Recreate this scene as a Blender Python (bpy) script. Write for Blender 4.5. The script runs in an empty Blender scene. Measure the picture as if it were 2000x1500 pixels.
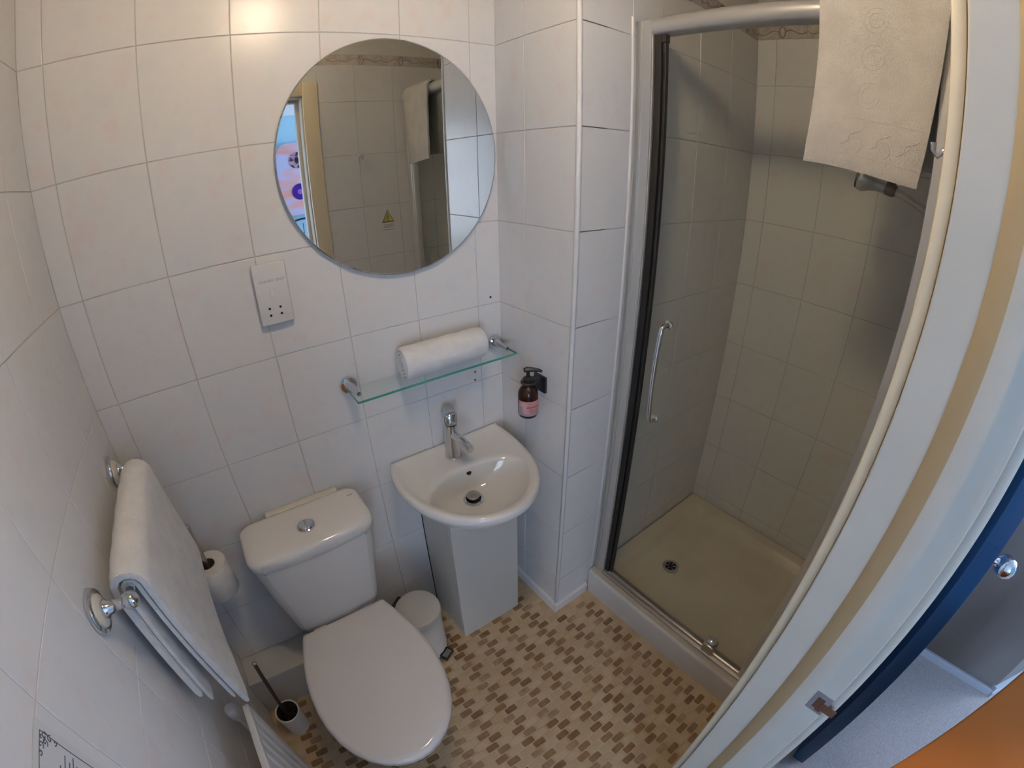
import bpy, bmesh, math, random
from mathutils import Matrix, Vector
random.seed(7)
sc = bpy.context.scene
COL = sc.collection
# ---------------------------------------------------------------- camera (fisheye action-camera lens)
cam = bpy.data.cameras.new('camera')
camo = bpy.data.objects.new('camera', cam); COL.objects.link(camo); sc.camera = camo
CR = [[0.79991978, 0.28393897, -0.52868422], [-0.59995208, 0.35836946, -0.71528234], [-0.01363226, 0.88935369, 0.4570166]]
CAM = Vector((0.35885, -1.11167, 1.59090))
M = Matrix(CR).to_4x4(); M.translation = CAM; camo.matrix_world = M
cam.type = 'PANO'
cc = cam.cycles if hasattr(cam, 'cycles') and hasattr(cam.cycles, 'panorama_type') else cam
cc.panorama_type = 'FISHEYE_LENS_POLYNOMIAL'
cc.fisheye_fov = math.radians(190)
cc.fisheye_polynomial_k0 = 0.0
for i, v in enumerate((1.1604, -0.0983, -0.0016, -0.0010)):
    setattr(cc, 'fisheye_polynomial_k%d' % (i + 1), -v / 18 ** (i + 1))
cam.sensor_width = 36; cam.sensor_fit = 'HORIZONTAL'
cam.clip_start = 0.005; cam.clip_end = 50
# ---------------------------------------------------------------- world, exposure, light strengths
w = bpy.data.worlds.new('world'); sc.world = w; w.use_nodes = True
w.node_tree.nodes['Background'].inputs[0].default_value = (0.35, 0.5, 0.75, 1)
w.node_tree.nodes['Background'].inputs[1].default_value = 0.3
vs = sc.view_settings
vs.view_transform = 'Standard'; vs.look = 'None'; vs.gamma = 1.0; vs.use_curve_mapping = False
vs.exposure = 0.0
LAMP = 68.0          # opal ceiling lamp in the bathroom
DAY = 11.5            # daylight in the bedroom window and the added one
sc.cycles.use_denoising = True
sc.cycles.max_bounces = 6; sc.cycles.diffuse_bounces = 4; sc.cycles.glossy_bounces = 4; sc.cycles.transparent_max_bounces = 8
sc.cycles.use_adaptive_sampling = True; sc.cycles.adaptive_threshold = 0.15; sc.cycles.adaptive_min_samples = 16; sc.cycles.use_light_tree = False
sc.cycles.caustics_reflective = False; sc.cycles.caustics_refractive = False
sc.cycles.sample_clamp_indirect = 4.0

# ---------------------------------------------------------------- materials
MAT = {}
def principled(name, col, rough=0.5, metal=0.0, spec=0.5, **kw):
    m = bpy.data.materials.new(name); m.use_nodes = True
    b = m.node_tree.nodes['Principled BSDF']
    b.inputs['Base Color'].default_value = (*col, 1); b.inputs['Roughness'].default_value = rough
    b.inputs['Metallic'].default_value = metal; b.inputs['Specular IOR Level'].default_value = spec
    for k, v in kw.items(): b.inputs[k.replace('_', ' ')].default_value = v
    MAT[name] = m
    return m
def nd(m, t, **kw):
    n = m.node_tree.nodes.new(t)
    for k, v in kw.items(): setattr(n, k, v)
    return n
def lk(m, a, b): m.node_tree.links.new(a, b)
def mottled(name, cols, scale, rough, spec=0.5, coord='Position', detail=3, rnd=False, bump=0.0, bscale=300.0, stretch=(1, 1, 1), lo=0.35, hi=0.65):
    """colour wandering between cols by a noise; optional fine relief"""
    m = principled(name, cols[0], rough, 0, spec)
    b = m.node_tree.nodes['Principled BSDF']
    if coord == 'Position': src = nd(m, 'ShaderNodeNewGeometry').outputs['Position']
    else: src = nd(m, 'ShaderNodeTexCoord').outputs['Object']
    if rnd:
        oi = nd(m, 'ShaderNodeObjectInfo'); mu = nd(m, 'ShaderNodeMath', operation='MULTIPLY'); mu.inputs[1].default_value = 37.0
        lk(m, oi.outputs['Random'], mu.inputs[0]); ad = nd(m, 'ShaderNodeVectorMath', operation='ADD')
        lk(m, src, ad.inputs[0]); lk(m, mu.outputs[0], ad.inputs[1]); src = ad.outputs[0]
    mp = nd(m, 'ShaderNodeMapping'); mp.inputs['Scale'].default_value = stretch; lk(m, src, mp.inputs[0])
    no = nd(m, 'ShaderNodeTexNoise'); no.inputs['Scale'].default_value = scale; no.inputs['Detail'].default_value = detail
    lk(m, mp.outputs[0], no.inputs['Vector'])
    r = nd(m, 'ShaderNodeValToRGB'); e = r.color_ramp.elements
    for k, c in enumerate(cols):
        p = lo + (hi - lo) * k / (len(cols) - 1)
        el = e[k] if k < 2 else e.new(p)
        el.position = p
    order = sorted(range(len(e)), key=lambda i: e[i].position)
    for k, i in enumerate(order): e[i].color = (*cols[k], 1)
    lk(m, no.outputs['Fac'], r.inputs[0]); lk(m, r.outputs[0], b.inputs['Base Color'])
    if bump:
        n2 = nd(m, 'ShaderNodeTexNoise'); n2.inputs['Scale'].default_value = bscale; n2.inputs['Detail'].default_value = 2
        lk(m, src, n2.inputs['Vector']); bp = nd(m, 'ShaderNodeBump'); bp.inputs['Strength'].default_value = bump; bp.inputs['Distance'].default_value = 0.002
        lk(m, n2.outputs['Fac'], bp.inputs['Height']); lk(m, bp.outputs[0], b.inputs['Normal'])
    return m
def emission(name, col, s):
    m = bpy.data.materials.new(name); m.use_nodes = True; n = m.node_tree.nodes; n.clear()
    e = n.new('ShaderNodeEmission'); e.inputs[0].default_value = (*col, 1); e.inputs[1].default_value = s
    o = n.new('ShaderNodeOutputMaterial'); m.node_tree.links.new(e.outputs[0], o.inputs[0]); MAT[name] = m
    return m
def thin_glass(name, tint, ior=1.5):
    """clear sheet: lets light straight through, mirrors by Fresnel"""
    m = bpy.data.materials.new(name); m.use_nodes = True; n = m.node_tree.nodes; n.clear()
    t = n.new('ShaderNodeBsdfTransparent'); t.inputs[0].default_value = (*tint, 1)
    g = n.new('ShaderNodeBsdfGlossy'); g.inputs['Roughness'].default_value = 0.01
    f = n.new('ShaderNodeFresnel'); f.inputs[0].default_value = ior
    mx = n.new('ShaderNodeMixShader'); o = n.new('ShaderNodeOutputMaterial')
    L = m.node_tree.links
    gm = n.new('ShaderNodeNewGeometry'); iv = n.new('ShaderNodeMath'); iv.operation = 'SUBTRACT'; iv.inputs[0].default_value = 1.0; mu = n.new('ShaderNodeMath'); mu.operation = 'MULTIPLY'
    L.new(gm.outputs['Backfacing'], iv.inputs[1]); L.new(iv.outputs[0], mu.inputs[0]); L.new(f.outputs[0], mu.inputs[1])
    L.new(mu.outputs[0], mx.inputs[0]); L.new(t.outputs[0], mx.inputs[1]); L.new(g.outputs[0], mx.inputs[2]); L.new(mx.outputs[0], o.inputs[0])
    MAT[name] = m
    return m
mottled('tile', [(0.752, 0.748, 0.745), (0.775, 0.762, 0.75), (0.782, 0.765, 0.75), (0.785, 0.722, 0.704)], 16.0, 0.24, 0.32, rnd=True, detail=4, lo=0.32, hi=0.68)
principled('grout', (0.57, 0.54, 0.50), 0.8)
mottled('border_tile', [(0.46, 0.40, 0.36), (0.58, 0.54, 0.50)], 40.0, 0.25, detail=3)
principled('border_motif', (0.34, 0.27, 0.23), 0.35)
mottled('painted_wall', [(0.72, 0.69, 0.62), (0.76, 0.73, 0.66)], 6.0, 0.7)
principled('ceiling_paint', (0.82, 0.80, 0.75), 0.8)
principled('ceramic', (0.80, 0.775, 0.735), 0.07, 0, 0.5)
principled('seat_plastic', (0.74, 0.70, 0.675), 0.12, 0, 0.5)
principled('cream_paint', (0.74, 0.64, 0.47), 0.32)
principled('shaded_paint', (0.48, 0.38, 0.235), 0.4)  # darker brown tone paints the shade on the door stop's chamfer
principled('white_plastic', (0.76, 0.74, 0.72), 0.3)
principled('trim_plastic', (0.80, 0.78, 0.76), 0.25)
principled('cream_plastic', (0.78, 0.72, 0.58), 0.3)
principled('white_board', (0.63, 0.61, 0.56), 0.38)
principled('chrome', (0.78, 0.78, 0.78), 0.07, 1.0)
principled('brushed', (0.50, 0.47, 0.43), 0.28, 1.0)
principled('dark_metal', (0.16, 0.145, 0.13), 0.35, 0.8)
principled('silver_frame', (0.66, 0.65, 0.63), 0.30, 0.6)
principled('black_plastic', (0.012, 0.012, 0.012), 0.3)
principled('black_rubber', (0.006, 0.006, 0.005), 0.5)
principled('dark_hole', (0.01, 0.009, 0.008), 0.9)
principled('mirror', (0.95, 0.96, 0.90), 0.0, 1.0)
principled('mirror_back', (0.32, 0.33, 0.33), 0.5)
thin_glass('shower_glass', (0.975, 0.98, 0.95), 1.25)
thin_glass('shelf_glass', (0.96, 0.985, 0.975), 1.35)
principled('glass_edge', (0.07, 0.30, 0.24), 0.12, 0, 0.6)
mottled('terry', [(0.82, 0.805, 0.79), (0.88, 0.865, 0.85)], 25.0, 0.95, 0.1, bump=0.9, bscale=420.0)
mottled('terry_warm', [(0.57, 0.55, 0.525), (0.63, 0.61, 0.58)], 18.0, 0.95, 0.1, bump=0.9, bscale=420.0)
mottled('tray', [(0.66, 0.59, 0.48), (0.72, 0.65, 0.54)], 5.0, 0.22)
mottled('tray_skirt', [(0.70, 0.67, 0.63), (0.74, 0.71, 0.67)], 5.0, 0.25)
mottled('vinyl', [(0.52, 0.37, 0.21), (0.58, 0.43, 0.265), (0.62, 0.48, 0.31)], 14.0, 0.4, bump=0.15, bscale=200)
for k, c in enumerate([(0.24, 0.135, 0.058), (0.30, 0.18, 0.082), (0.35, 0.24, 0.145), (0.27, 0.165, 0.095), (0.40, 0.275, 0.16)]):
    mottled('brick_brown_%d' % k, [tuple(v * 0.82 for v in c), tuple(v * 1.15 for v in c)], 45.0, 0.36, rnd=True)
for k, c in enumerate([(0.585, 0.44, 0.275), (0.62, 0.48, 0.315), (0.555, 0.41, 0.25)]):
    mottled('brick_beige_%d' % k, [tuple(v * 0.94 for v in c), tuple(min(0.9, v * 1.05) for v in c)], 30.0, 0.4, rnd=True)
mottled('gloss_paint', [(0.61, 0.57, 0.50), (0.64, 0.60, 0.525)], 8.0, 0.32, bump=0.05, bscale=60)
mottled('carpet', [(0.60, 0.54, 0.52), (0.74, 0.67, 0.64)], 160.0, 1.0, 0.05, bump=1.0, bscale=500.0)
principled('blue_door', (0.018, 0.085, 0.20), 0.35)
mottled('brown_wall', [(0.17, 0.14, 0.115), (0.30, 0.27, 0.25)], 3.0, 0.5, stretch=(1, 1, 0.3))
principled('skirting_white', (0.62, 0.66, 0.72), 0.3)
mottled('orange_wood', [(0.50, 0.15, 0.030), (0.60, 0.19, 0.042)], 4.0, 0.8, 0.1, detail=1)
mottled('sky_wall', [(0.42, 0.70, 0.88), (0.46, 0.74, 0.90)], 2.0, 0.7)
principled('white_paint', (0.78, 0.80, 0.82), 0.6)
mottled('canvas_print', [(0.88, 0.36, 0.30), (0.86, 0.42, 0.38), (0.70, 0.55, 0.75), (0.50, 0.60, 0.88), (0.74, 0.52, 0.66), (0.90, 0.38, 0.32)], 3.2, 0.5, detail=1.5, stretch=(0.6, 1, 2.4), lo=0.3, hi=0.7)
mottled('record_dark', [(0.06, 0.02, 0.05), (0.10, 0.03, 0.06), (0.55, 0.35, 0.45)], 22.0, 0.3, lo=0.4, hi=0.62)
principled('record_purple', (0.07, 0.03, 0.30), 0.25)
principled('record_label', (0.45, 0.10, 0.55), 0.4)
principled('black_iron', (0.02, 0.02, 0.03), 0.4)
principled('paper', (0.66, 0.66, 0.66), 0.7)
principled('ink', (0.10, 0.10, 0.12), 0.7)
principled('ink_grey', (0.38, 0.38, 0.40), 0.7)
principled('amber', (0.022, 0.006, 0.004), 0.12, 0, 0.35)
mottled('pink_label', [(0.50, 0.22, 0.22), (0.56, 0.27, 0.27), (0.60, 0.36, 0.36)], 30.0, 0.5)
principled('label_grey', (0.36, 0.31, 0.38), 0.5)
principled('label_text', (0.30, 0.10, 0.11), 0.6)
principled('sticker_yellow', (0.52, 0.46, 0.12), 0.4)
principled('bin_white', (0.70, 0.68, 0.64), 0.22)
mottled('radiator_paint', [(0.66, 0.66, 0.66), (0.70, 0.70, 0.69)], 6.0, 0.28)
principled('cardboard', (0.14, 0.10, 0.07), 0.9)
mottled('tissue', [(0.74, 0.71, 0.66), (0.79, 0.76, 0.71)], 40.0, 0.95, 0.05, bump=0.4, bscale=300)
principled('pot_dark', (0.02, 0.02, 0.012), 0.6)
principled('rust', (0.13, 0.05, 0.025), 0.75)
principled('worn_steel', (0.36, 0.34, 0.36), 0.4, 0.7)
emission('lamp_opal', (1.0, 0.785, 0.55), LAMP)
emission('day_pane', (0.62, 0.75, 1.0), DAY)

# ---------------------------------------------------------------- mesh helpers; geometry is (verts, faces) in world metres
def box(x0, x1, y0, y1, z0, z1, bev=0.0, seg=2):
    bm = bmesh.new(); bmesh.ops.create_cube(bm, size=1.0)
    for v in bm.verts:
        v.co = Vector(((x0 + x1) / 2 + v.co.x * (x1 - x0), (y0 + y1) / 2 + v.co.y * (y1 - y0), (z0 + z1) / 2 + v.co.z * (z1 - z0)))
    if bev: bmesh.ops.bevel(bm, geom=bm.edges[:], offset=bev, segments=seg, affect='EDGES', profile=0.5)
    return frombm(bm)
def frombm(bm):
    bm.verts.index_update()
    r = ([tuple(v.co) for v in bm.verts], [[v.index for v in f.verts] for f in bm.faces]); bm.free()
    return r
def merge(*gs):
    V, F = [], []
    for v, f in gs:
        n = len(V); V += v; F += [[i + n for i in a] for a in f]
    return V, F
def loft(rings, cap0=True, cap1=True, closed=True):
    n = len(rings[0]); V = [tuple(p) for r in rings for p in r]; F = []
    for k in range(len(rings) - 1):
        for i in range(n if closed else n - 1):
            j = (i + 1) % n
            F.append([k * n + i, k * n + j, (k + 1) * n + j, (k + 1) * n + i])
    if cap0: F.append(list(range(n))[::-1])
    if cap1: F.append([(len(rings) - 1) * n + i for i in range(n)])
    return V, F
def frame(d):
    d = Vector(d).normalized(); a = Vector((0, 0, 1)) if abs(d.z) < 0.9 else Vector((1, 0, 0))
    u = d.cross(a).normalized(); return u, d.cross(u).normalized(), d
def tube(pts, r, n=12, closed=False):
    pts = [Vector(p) for p in pts]; rr = r if isinstance(r, (list, tuple)) else [r] * len(pts)
    rings = []; pu = None
    for k, p in enumerate(pts):
        if closed: d = pts[(k + 1) % len(pts)] - pts[k - 1]
        else: d = (pts[min(k + 1, len(pts) - 1)] - pts[max(k - 1, 0)])
        d.normalize()
        if pu is None: u, v, _ = frame(d)
        else:
            u = (pu - d * pu.dot(d)).normalized(); v = d.cross(u).normalized()
        pu = u
        rings.append([p + (u * math.cos(a) + v * math.sin(a)) * rr[k] for a in [2 * math.pi * i / n for i in range(n)]])
    if closed: rings.append(rings[0])
    return loft(rings, not closed, not closed)
def lathe(prof, c, axis=(0, 0, 1), n=24, cap=True):
    """prof: list of (radius, height along axis)"""
    u, v, d = frame(axis); c = Vector(c)
    rings = [[c + d * h + (u * math.cos(a) + v * math.sin(a)) * max(r, 1e-5) for a in [2 * math.pi * i / n for i in range(n)]] for r, h in prof]
    return loft(rings, cap, cap)
def prism(poly, axis, a0, a1):
    """poly: 2-D outline in the two other axes; extruded along axis index"""
    def p3(p, h):
        q = list(p); q.insert(axis, h); return tuple(q)
    return loft([[p3(p, a0) for p in poly], [p3(p, a1) for p in poly]])
def bez(a, b, c, d, n=10):
    a, b, c, d = map(Vector, (a, b, c, d)); o = []
    for i in range(n + 1):
        t = i / n; s = 1 - t
        o.append(a * s ** 3 + b * 3 * s * s * t + c * 3 * s * t * t + d * t ** 3)
    return o
def rrect(x0, x1, y0, y1, r, n=5):
    o = []
    for cx, cy, a0 in ((x1 - r, y1 - r, 0), (x0 + r, y1 - r, 90), (x0 + r, y0 + r, 180), (x1 - r, y0 + r, 270)):
        for i in range(n + 1):
            a = math.radians(a0 + 90 * i / n); o.append((cx + r * math.cos(a), cy + r * math.sin(a)))
    return o
def mesh(name, g, smooth=None):
    me = bpy.data.meshes.new(name); me.from_pydata([tuple(v) for v in g[0]], [], g[1])
    bm = bmesh.new(); bm.from_mesh(me); bmesh.ops.recalc_face_normals(bm, faces=bm.faces[:]); bm.to_mesh(me); bm.free()
    if smooth is not None:
        me.polygons.foreach_set('use_smooth', [True] * len(me.polygons)); me.set_sharp_from_angle(angle=math.radians(smooth))
    me.update()
    return me
WL = {}
def thing(name, label, cat, loc, group=None):
    o = bpy.data.objects.new(name, None); COL.objects.link(o); o.location = loc; o.empty_display_size = 0.03
    WL[o.name] = Vector(loc); o['label'] = label; o['category'] = cat
    if group: o['group'] = group
    return o
def part(par, name, g, mat, smooth=None, label=None):
    L = WL[par.name]; g = ([tuple(Vector(v) - L) for v in g[0]], g[1])
    me = mesh(name, g, smooth); me.materials.append(MAT[mat])
    o = bpy.data.objects.new(name, me); COL.objects.link(o); o.parent = par
    WL[o.name] = L
    if label: o['label'] = label
    return o
def solo(name, g, mat, label, cat, smooth=None, loc=None, group=None):
    if loc is None:
        xs = [v[0] for v in g[0]]; ys = [v[1] for v in g[0]]; zs = [v[2] for v in g[0]]
        loc = ((min(xs) + max(xs)) / 2, (min(ys) + max(ys)) / 2, min(zs))
    L = Vector(loc); me = mesh(name, ([tuple(Vector(v) - L) for v in g[0]], g[1]), smooth); me.materials.append(MAT[mat])
    o = bpy.data.objects.new(name, me); COL.objects.link(o); o.location = L; WL[o.name] = L
    o['label'] = label; o['category'] = cat
    if group: o['group'] = group
    return o
def struct(name, g, mat, label=None, smooth=None):
    me = mesh(name, g, smooth); me.materials.append(MAT[mat])
    o = bpy.data.objects.new(name, me); COL.objects.link(o); o['kind'] = 'structure'; WL[o.name] = Vector((0, 0, 0))
    if label: o['label'] = label
    return o
def text_geo(body, size, origin, u, v, depth=0.0004):
    """text outline as geometry, laid on the plane spanned by u (reading direction) and v (up)"""
    cu = bpy.data.curves.new('lettering', 'FONT'); cu.body = body; cu.size = size; cu.align_x = 'CENTER'; cu.align_y = 'CENTER'; cu.extrude = depth; cu.resolution_u = 2
    ob = bpy.data.objects.new('lettering', cu); COL.objects.link(ob)
    dg = bpy.context.evaluated_depsgraph_get(); me = bpy.data.meshes.new_from_object(ob.evaluated_get(dg))
    u = Vector(u); v = Vector(v); nn = u.cross(v); o = Vector(origin)
    g = ([tuple(o + u * p.co.x + v * p.co.y + nn * p.co.z) for p in me.vertices], [list(p.vertices) for p in me.polygons])
    bpy.data.objects.remove(ob); bpy.data.curves.remove(cu); bpy.data.meshes.remove(me)
    return g

# ---------------------------------------------------------------- the room: sizes
XR, YE, YD = 1.140, -0.327, -1.085      # return wall, pier face, door wall
XS, XF = 1.330, 2.050                   # shower front line, shower far wall
ZT, ZB, ZC = 2.109, 2.160, 2.300        # tile top, border top, ceiling
ROWS = [0.0] + [1.936 - 0.25 * k for k in range(7, -1, -1)] + [ZT]
GAP = 0.0020
TILES = {}
def tile_mesh(wd, ht, key='tile', mat='tile', t=0.005, b=0.0008):
    k = (key, round(wd, 4), round(ht, 4))
    if k not in TILES:
        x, y = wd / 2, ht / 2
        r = lambda a, h: [(-a[0], -a[1], h), (a[0], -a[1], h), (a[0], a[1], h), (-a[0], a[1], h)]
        g = loft([r((x, y), -t), r((x, y), -b), r((x - b * 0.35, y - b * 0.35), -b * 0.35), r((x - b, y - b), 0)], False, True)
        me = mesh(key, g); me.materials.append(MAT[mat]); TILES[k] = me
    return TILES[k]
def tiles(wall, o, u, v, us, vs_, name='tile', mat='tile', hole=None):
    """tiles on a wall face through point o; us, vs_: joint positions along u and v"""
    o, u, v = Vector(o), Vector(u), Vector(v); n = u.cross(v)
    R = Matrix((u, v, n)).transposed().to_4x4()
    for a0, a1 in zip(us, us[1:]):
        for b0, b1 in zip(vs_, vs_[1:]):
            cells = [(a0, a1, b0, b1)]
            if hole:
                h0, h1, ht = hole
                if a0 >= h0 and a1 <= h1 and b1 <= ht: continue
                if a1 > h0 and a0 < h1 and b0 < ht:
                    cells = []
                    if a0 < h0: cells.append((a0, h0, b0, b1))
                    if a1 > h1: cells.append((h1, a1, b0, b1))
                    if b1 > ht: cells.append((max(a0, h0), min(a1, h1), ht, b1))
            for c0, c1, d0, d1 in cells:
                if c1 - c0 < 0.008 or d1 - d0 < 0.008: continue
                if c0 == us[0]: c0 -= GAP / 2
                if c1 == us[-1]: c1 += GAP / 2
                ob = bpy.data.objects.new(name, tile_mesh(c1 - c0 - GAP, d1 - d0 - GAP, name, mat)); COL.objects.link(ob)
                m = R.copy(); m.translation = o + u * ((c0 + c1) / 2) + v * ((d0 + d1) / 2)
                ob.parent = wall; ob.matrix_world = m
def cuts(a, b, first, step=0.2):
    o = [a]; x = first
    while x < b - 1e-4:
        if x > a + 1e-4: o.append(x)
        x += step
    return o + [b]
D = 0.0013   # how far the joints lie behind the tile faces
# bathroom floor with mosaic pattern
fl = struct('floor', box(-0.1, 1.42, -1.217, 0.1, -0.05, 0.0), 'vinyl')
LB, WB, PX, PY = 0.0425, 0.0212, 0.052, 0.02573
def brick_geo(l, wd, h=0.0008):
    o = rrect(-l / 2, l / 2, -wd / 2, wd / 2, 0.004, 2)
    q = rrect(-l / 2 + 0.0008, l / 2 - 0.0008, -wd / 2 + 0.0008, wd / 2 - 0.0008, 0.0035, 2)
    return loft([[(x, y, -0.0004) for x, y in o], [(x, y, h * 0.5) for x, y in o], [(x, y, h) for x, y in q]], False, True)
BR = []
rows_n = int(1.25 / PY) + 2
base_row = 28
for r_ in range(rows_n):
    y = -0.7138 + PY * (base_row - r_)
    if y > -0.012 or y < -1.205: continue
    par = (base_row - r_) % 2
    for k in range(-26, 4):
        x = (1.262 if par == 0 else 1.2345) + PX * k
        if x < 0.02 or x > 1.282: continue
        if y < -1.08 and (x < 0.11 or x > 0.80): continue
        if x > XR - 0.03 and y > YE - 0.028: continue
        BR.append((x, y, k % 2 == 0))
NIR = Vector((0.95, -0.75))
brown = [b for b in BR if b[2]]; beige = [b for b in BR if not b[2]]
def seen(b):
    x, y = b[0], b[1]
    if y > -0.69 and 0.21 < x < 0.57: return False       # under the toilet
    if x < 0.12 and y < -0.40: return False
    if y > -0.23 and 0.77 < x < 1.04: return False
    return True
brown.sort(key=lambda b: (not seen(b), (Vector((b[0], b[1])) - NIR).length))
bgs = [mesh('mosaic_brick', brick_geo(LB, WB)) for _ in range(5)]
for k, me in enumerate(bgs): me.materials.append(MAT['brick_brown_%d' % k])
for b in brown[:300]:
    ob = bpy.data.objects.new('mosaic_brick', bgs[random.choice((0, 0, 1, 1, 2, 3, 4))]); COL.objects.link(ob); ob.parent = fl
    ob.location = (b[0] + random.uniform(-.0008, .0008), b[1] + random.uniform(-.0006, .0006), 0)
def brick_stuff(name, lst, mats):
    gs = []; mi = []
    for b in lst:
        v, f = brick_geo(LB, WB)
        gs.append(([(p[0] + b[0], p[1] + b[1], p[2]) for p in v], f)); mi.append((len(f), random.randrange(len(mats))))
    me = mesh(name, merge(*gs))
    for m in mats: me.materials.append(MAT[m])
    i = 0
    for n_, m_ in mi:
        for q in range(n_): me.polygons[i + q].material_index = m_
        i += n_
    o = bpy.data.objects.new(name, me); COL.objects.link(o); o.parent = fl; o['kind'] = 'stuff'
    return o
brick_stuff('hidden_mosaic', brown[300:], ['brick_brown_%d' % k for k in range(5)])
brick_stuff('pale_mosaic', beige, ['brick_beige_%d' % k for k in range(3)])
# walls
wb = struct('wall_back', box(-0.1, XR + 0.1, D, 0.1, 0, ZC), 'grout')
tiles(wb, (0, 0, 0), (1, 0, 0), (0, 0, 1), cuts(0, XR, 0.0572), ROWS)
wl = struct('wall_left', box(-0.1, -D, YD - 0.15, 0.1, 0, ZC), 'grout')
tiles(wl, (0, 0, 0), (0, 1, 0), (0, 0, 1), [YD] + [-0.9486, -0.7486, -0.5486, -0.3486, -0.1486, 0.0], ROWS)
wr = struct('wall_right', box(XR + D, XR + 0.1, YE + D, 0.1, 0, ZC), 'grout')
tiles(wr, (XR, 0, 0), (0, -1, 0), (0, 0, 1), [0, 0.1274, -YE], ROWS)
wp = struct('wall_pier', box(XR + 0.01, XF + 0.1, YE + D, YE + 0.1, 0, ZC), 'grout')
tiles(wp, (0, YE, 0), (1, 0, 0), (0, 0, 1), [XR, XS, 1.4500, 1.65, 1.85, XF], ROWS)
wf = struct('wall_shower', box(XF + D, XF + 0.1, YD - 0.15, YE + 0.1, 0, ZC), 'grout')
tiles(wf, (XF, 0, 0), (0, -1, 0), (0, 0, 1), [-YE, 0.40, 0.60, 0.80, 1.0, -YD], ROWS)
OX0, OX1, OZ = 0.095, 0.842, 1.965      # door opening
AX0, AX1, AZ = 0.015, 0.918, 2.035      # outside of the architrave
YB = -1.217                             # bedroom side of the door wall
wd_ = struct('wall_front', merge(box(-0.1, OX0 - 0.02, YB, YD - D, 0, ZC), box(OX1 + 0.02, XF + 0.1, YB, YD - D, 0, ZC), box(OX0 - 0.02, OX1 + 0.02, YB, YD - D, OZ + 0.02, ZC)), 'grout')
tiles(wd_, (0, YD, 0), (-1, 0, 0), (0, 0, 1), [-XF, -1.885, -1.685, -1.485, -1.285, -1.096, -AX1], ROWS)
tiles(wd_, (0, YD, 0), (-1, 0, 0), (0, 0, 1), [-AX1, -0.696, -0.496, -0.296, -0.096, 0.0], [AZ, ZT])
# decorated border strip and plain paint above it
def border(wall, o, u, length):
    n_ = max(1, round(length / 0.2)); step = length / n_
    tiles(wall, o, u, (0, 0, 1), [step * i for i in range(n_ + 1)], [ZT, ZB], 'border_tile', 'border_tile')
    o, u = Vector(o), Vector(u); nn = u.cross(Vector((0, 0, 1)))
    gs = []
    for i in range(n_):
        c = o + u * (step * (i + 0.5)) + Vector((0, 0, (ZT + ZB) / 2)) + nn * 0.0012
        ring = [c + u * (0.011 * math.cos(a)) + Vector((0, 0, 0.021 * math.sin(a))) for a in [2 * math.pi * q / 16 for q in range(16)]]
        gs.append(tube(ring, 0.0028, 6, True))
        for s in (-1, 1):
            p = c + u * (s * 0.012)
            gs.append(tube(bez(p, p + u * (s * 0.03) + Vector((0, 0, 0.025)), p + u * (s * 0.05) + Vector((0, 0, -0.03)), p + u * (s * (step / 2 - 0.014)), 8), 0.0020, 5))
    part(wall, 'border_motif', merge(*gs), 'border_motif', 60)
border(wb, (0, 0, 0), (1, 0, 0), XR); border(wl, (0, YD, 0), (0, 1, 0), -YD); border(wr, (XR, 0, 0), (0, -1, 0), -YE)
border(wp, (XR, YE, 0), (1, 0, 0), XF - XR); border(wf, (XF, YE, 0), (0, -1, 0), YE - YD); border(wd_, (XF, YD, 0), (-1, 0, 0), XF)
part(wb, 'painted_band', box(0, XR, -0.001, 0.01, ZB, ZC), 'painted_wall'); part(wl, 'painted_band', box(-0.01, 0.001, YD, 0, ZB, ZC), 'painted_wall')
part(wr, 'painted_band', box(XR - 0.001, XR + 0.01, YE, 0, ZB, ZC), 'painted_wall'); part(wp, 'painted_band', box(XR, XF, YE - 0.001, YE + 0.01, ZB, ZC), 'painted_wall')
part(wf, 'painted_band', box(XF - 0.001, XF + 0.01, YD, YE, ZB, ZC), 'painted_wall'); part(wd_, 'painted_band', box(0, XF, YD - 0.01, YD + 0.001, ZB, ZC), 'painted_wall')
struct('ceiling', box(-0.1, XF + 0.1, YB, 0.1, ZC, ZC + 0.05), 'ceiling_paint')
# skirting, corner trims, boxed-in pipe ledge
SK = 0.046
bb = [(0.0, 0.0), (0.011, 0.0), (0.011, SK - 0.008), (0.006, SK), (0.0, SK)]
struct('baseboard_right', prism([(XR - d, z) for d, z in bb], 1, YE - 0.0005, -0.0), 'trim_plastic')
struct('baseboard_pier', prism([(YE - d, z) for d, z in bb], 0, XR - 0.0108, 1.304), 'trim_plastic')
def quadrant(cx, cy, z0, z1, r=0.0075):
    return lathe([(r * 0.9, z0), (r, z0 + 0.001), (r, z1)], (cx, cy, 0), (0, 0, 1), 12)
struct('trim_1', quadrant(XR + 0.003, YE + 0.003, SK, ZT), 'trim_plastic', smooth=40)
struct('trim_2', quadrant(XS - 0.002, YE + 0.001, 0.13, 1.985, 0.0055), 'trim_plastic', smooth=40)
struct('wall_boxing', box(0.0005, 0.335, -0.120, -0.0005, 0.0, 0.192, 0.003), 'white_board')

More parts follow.
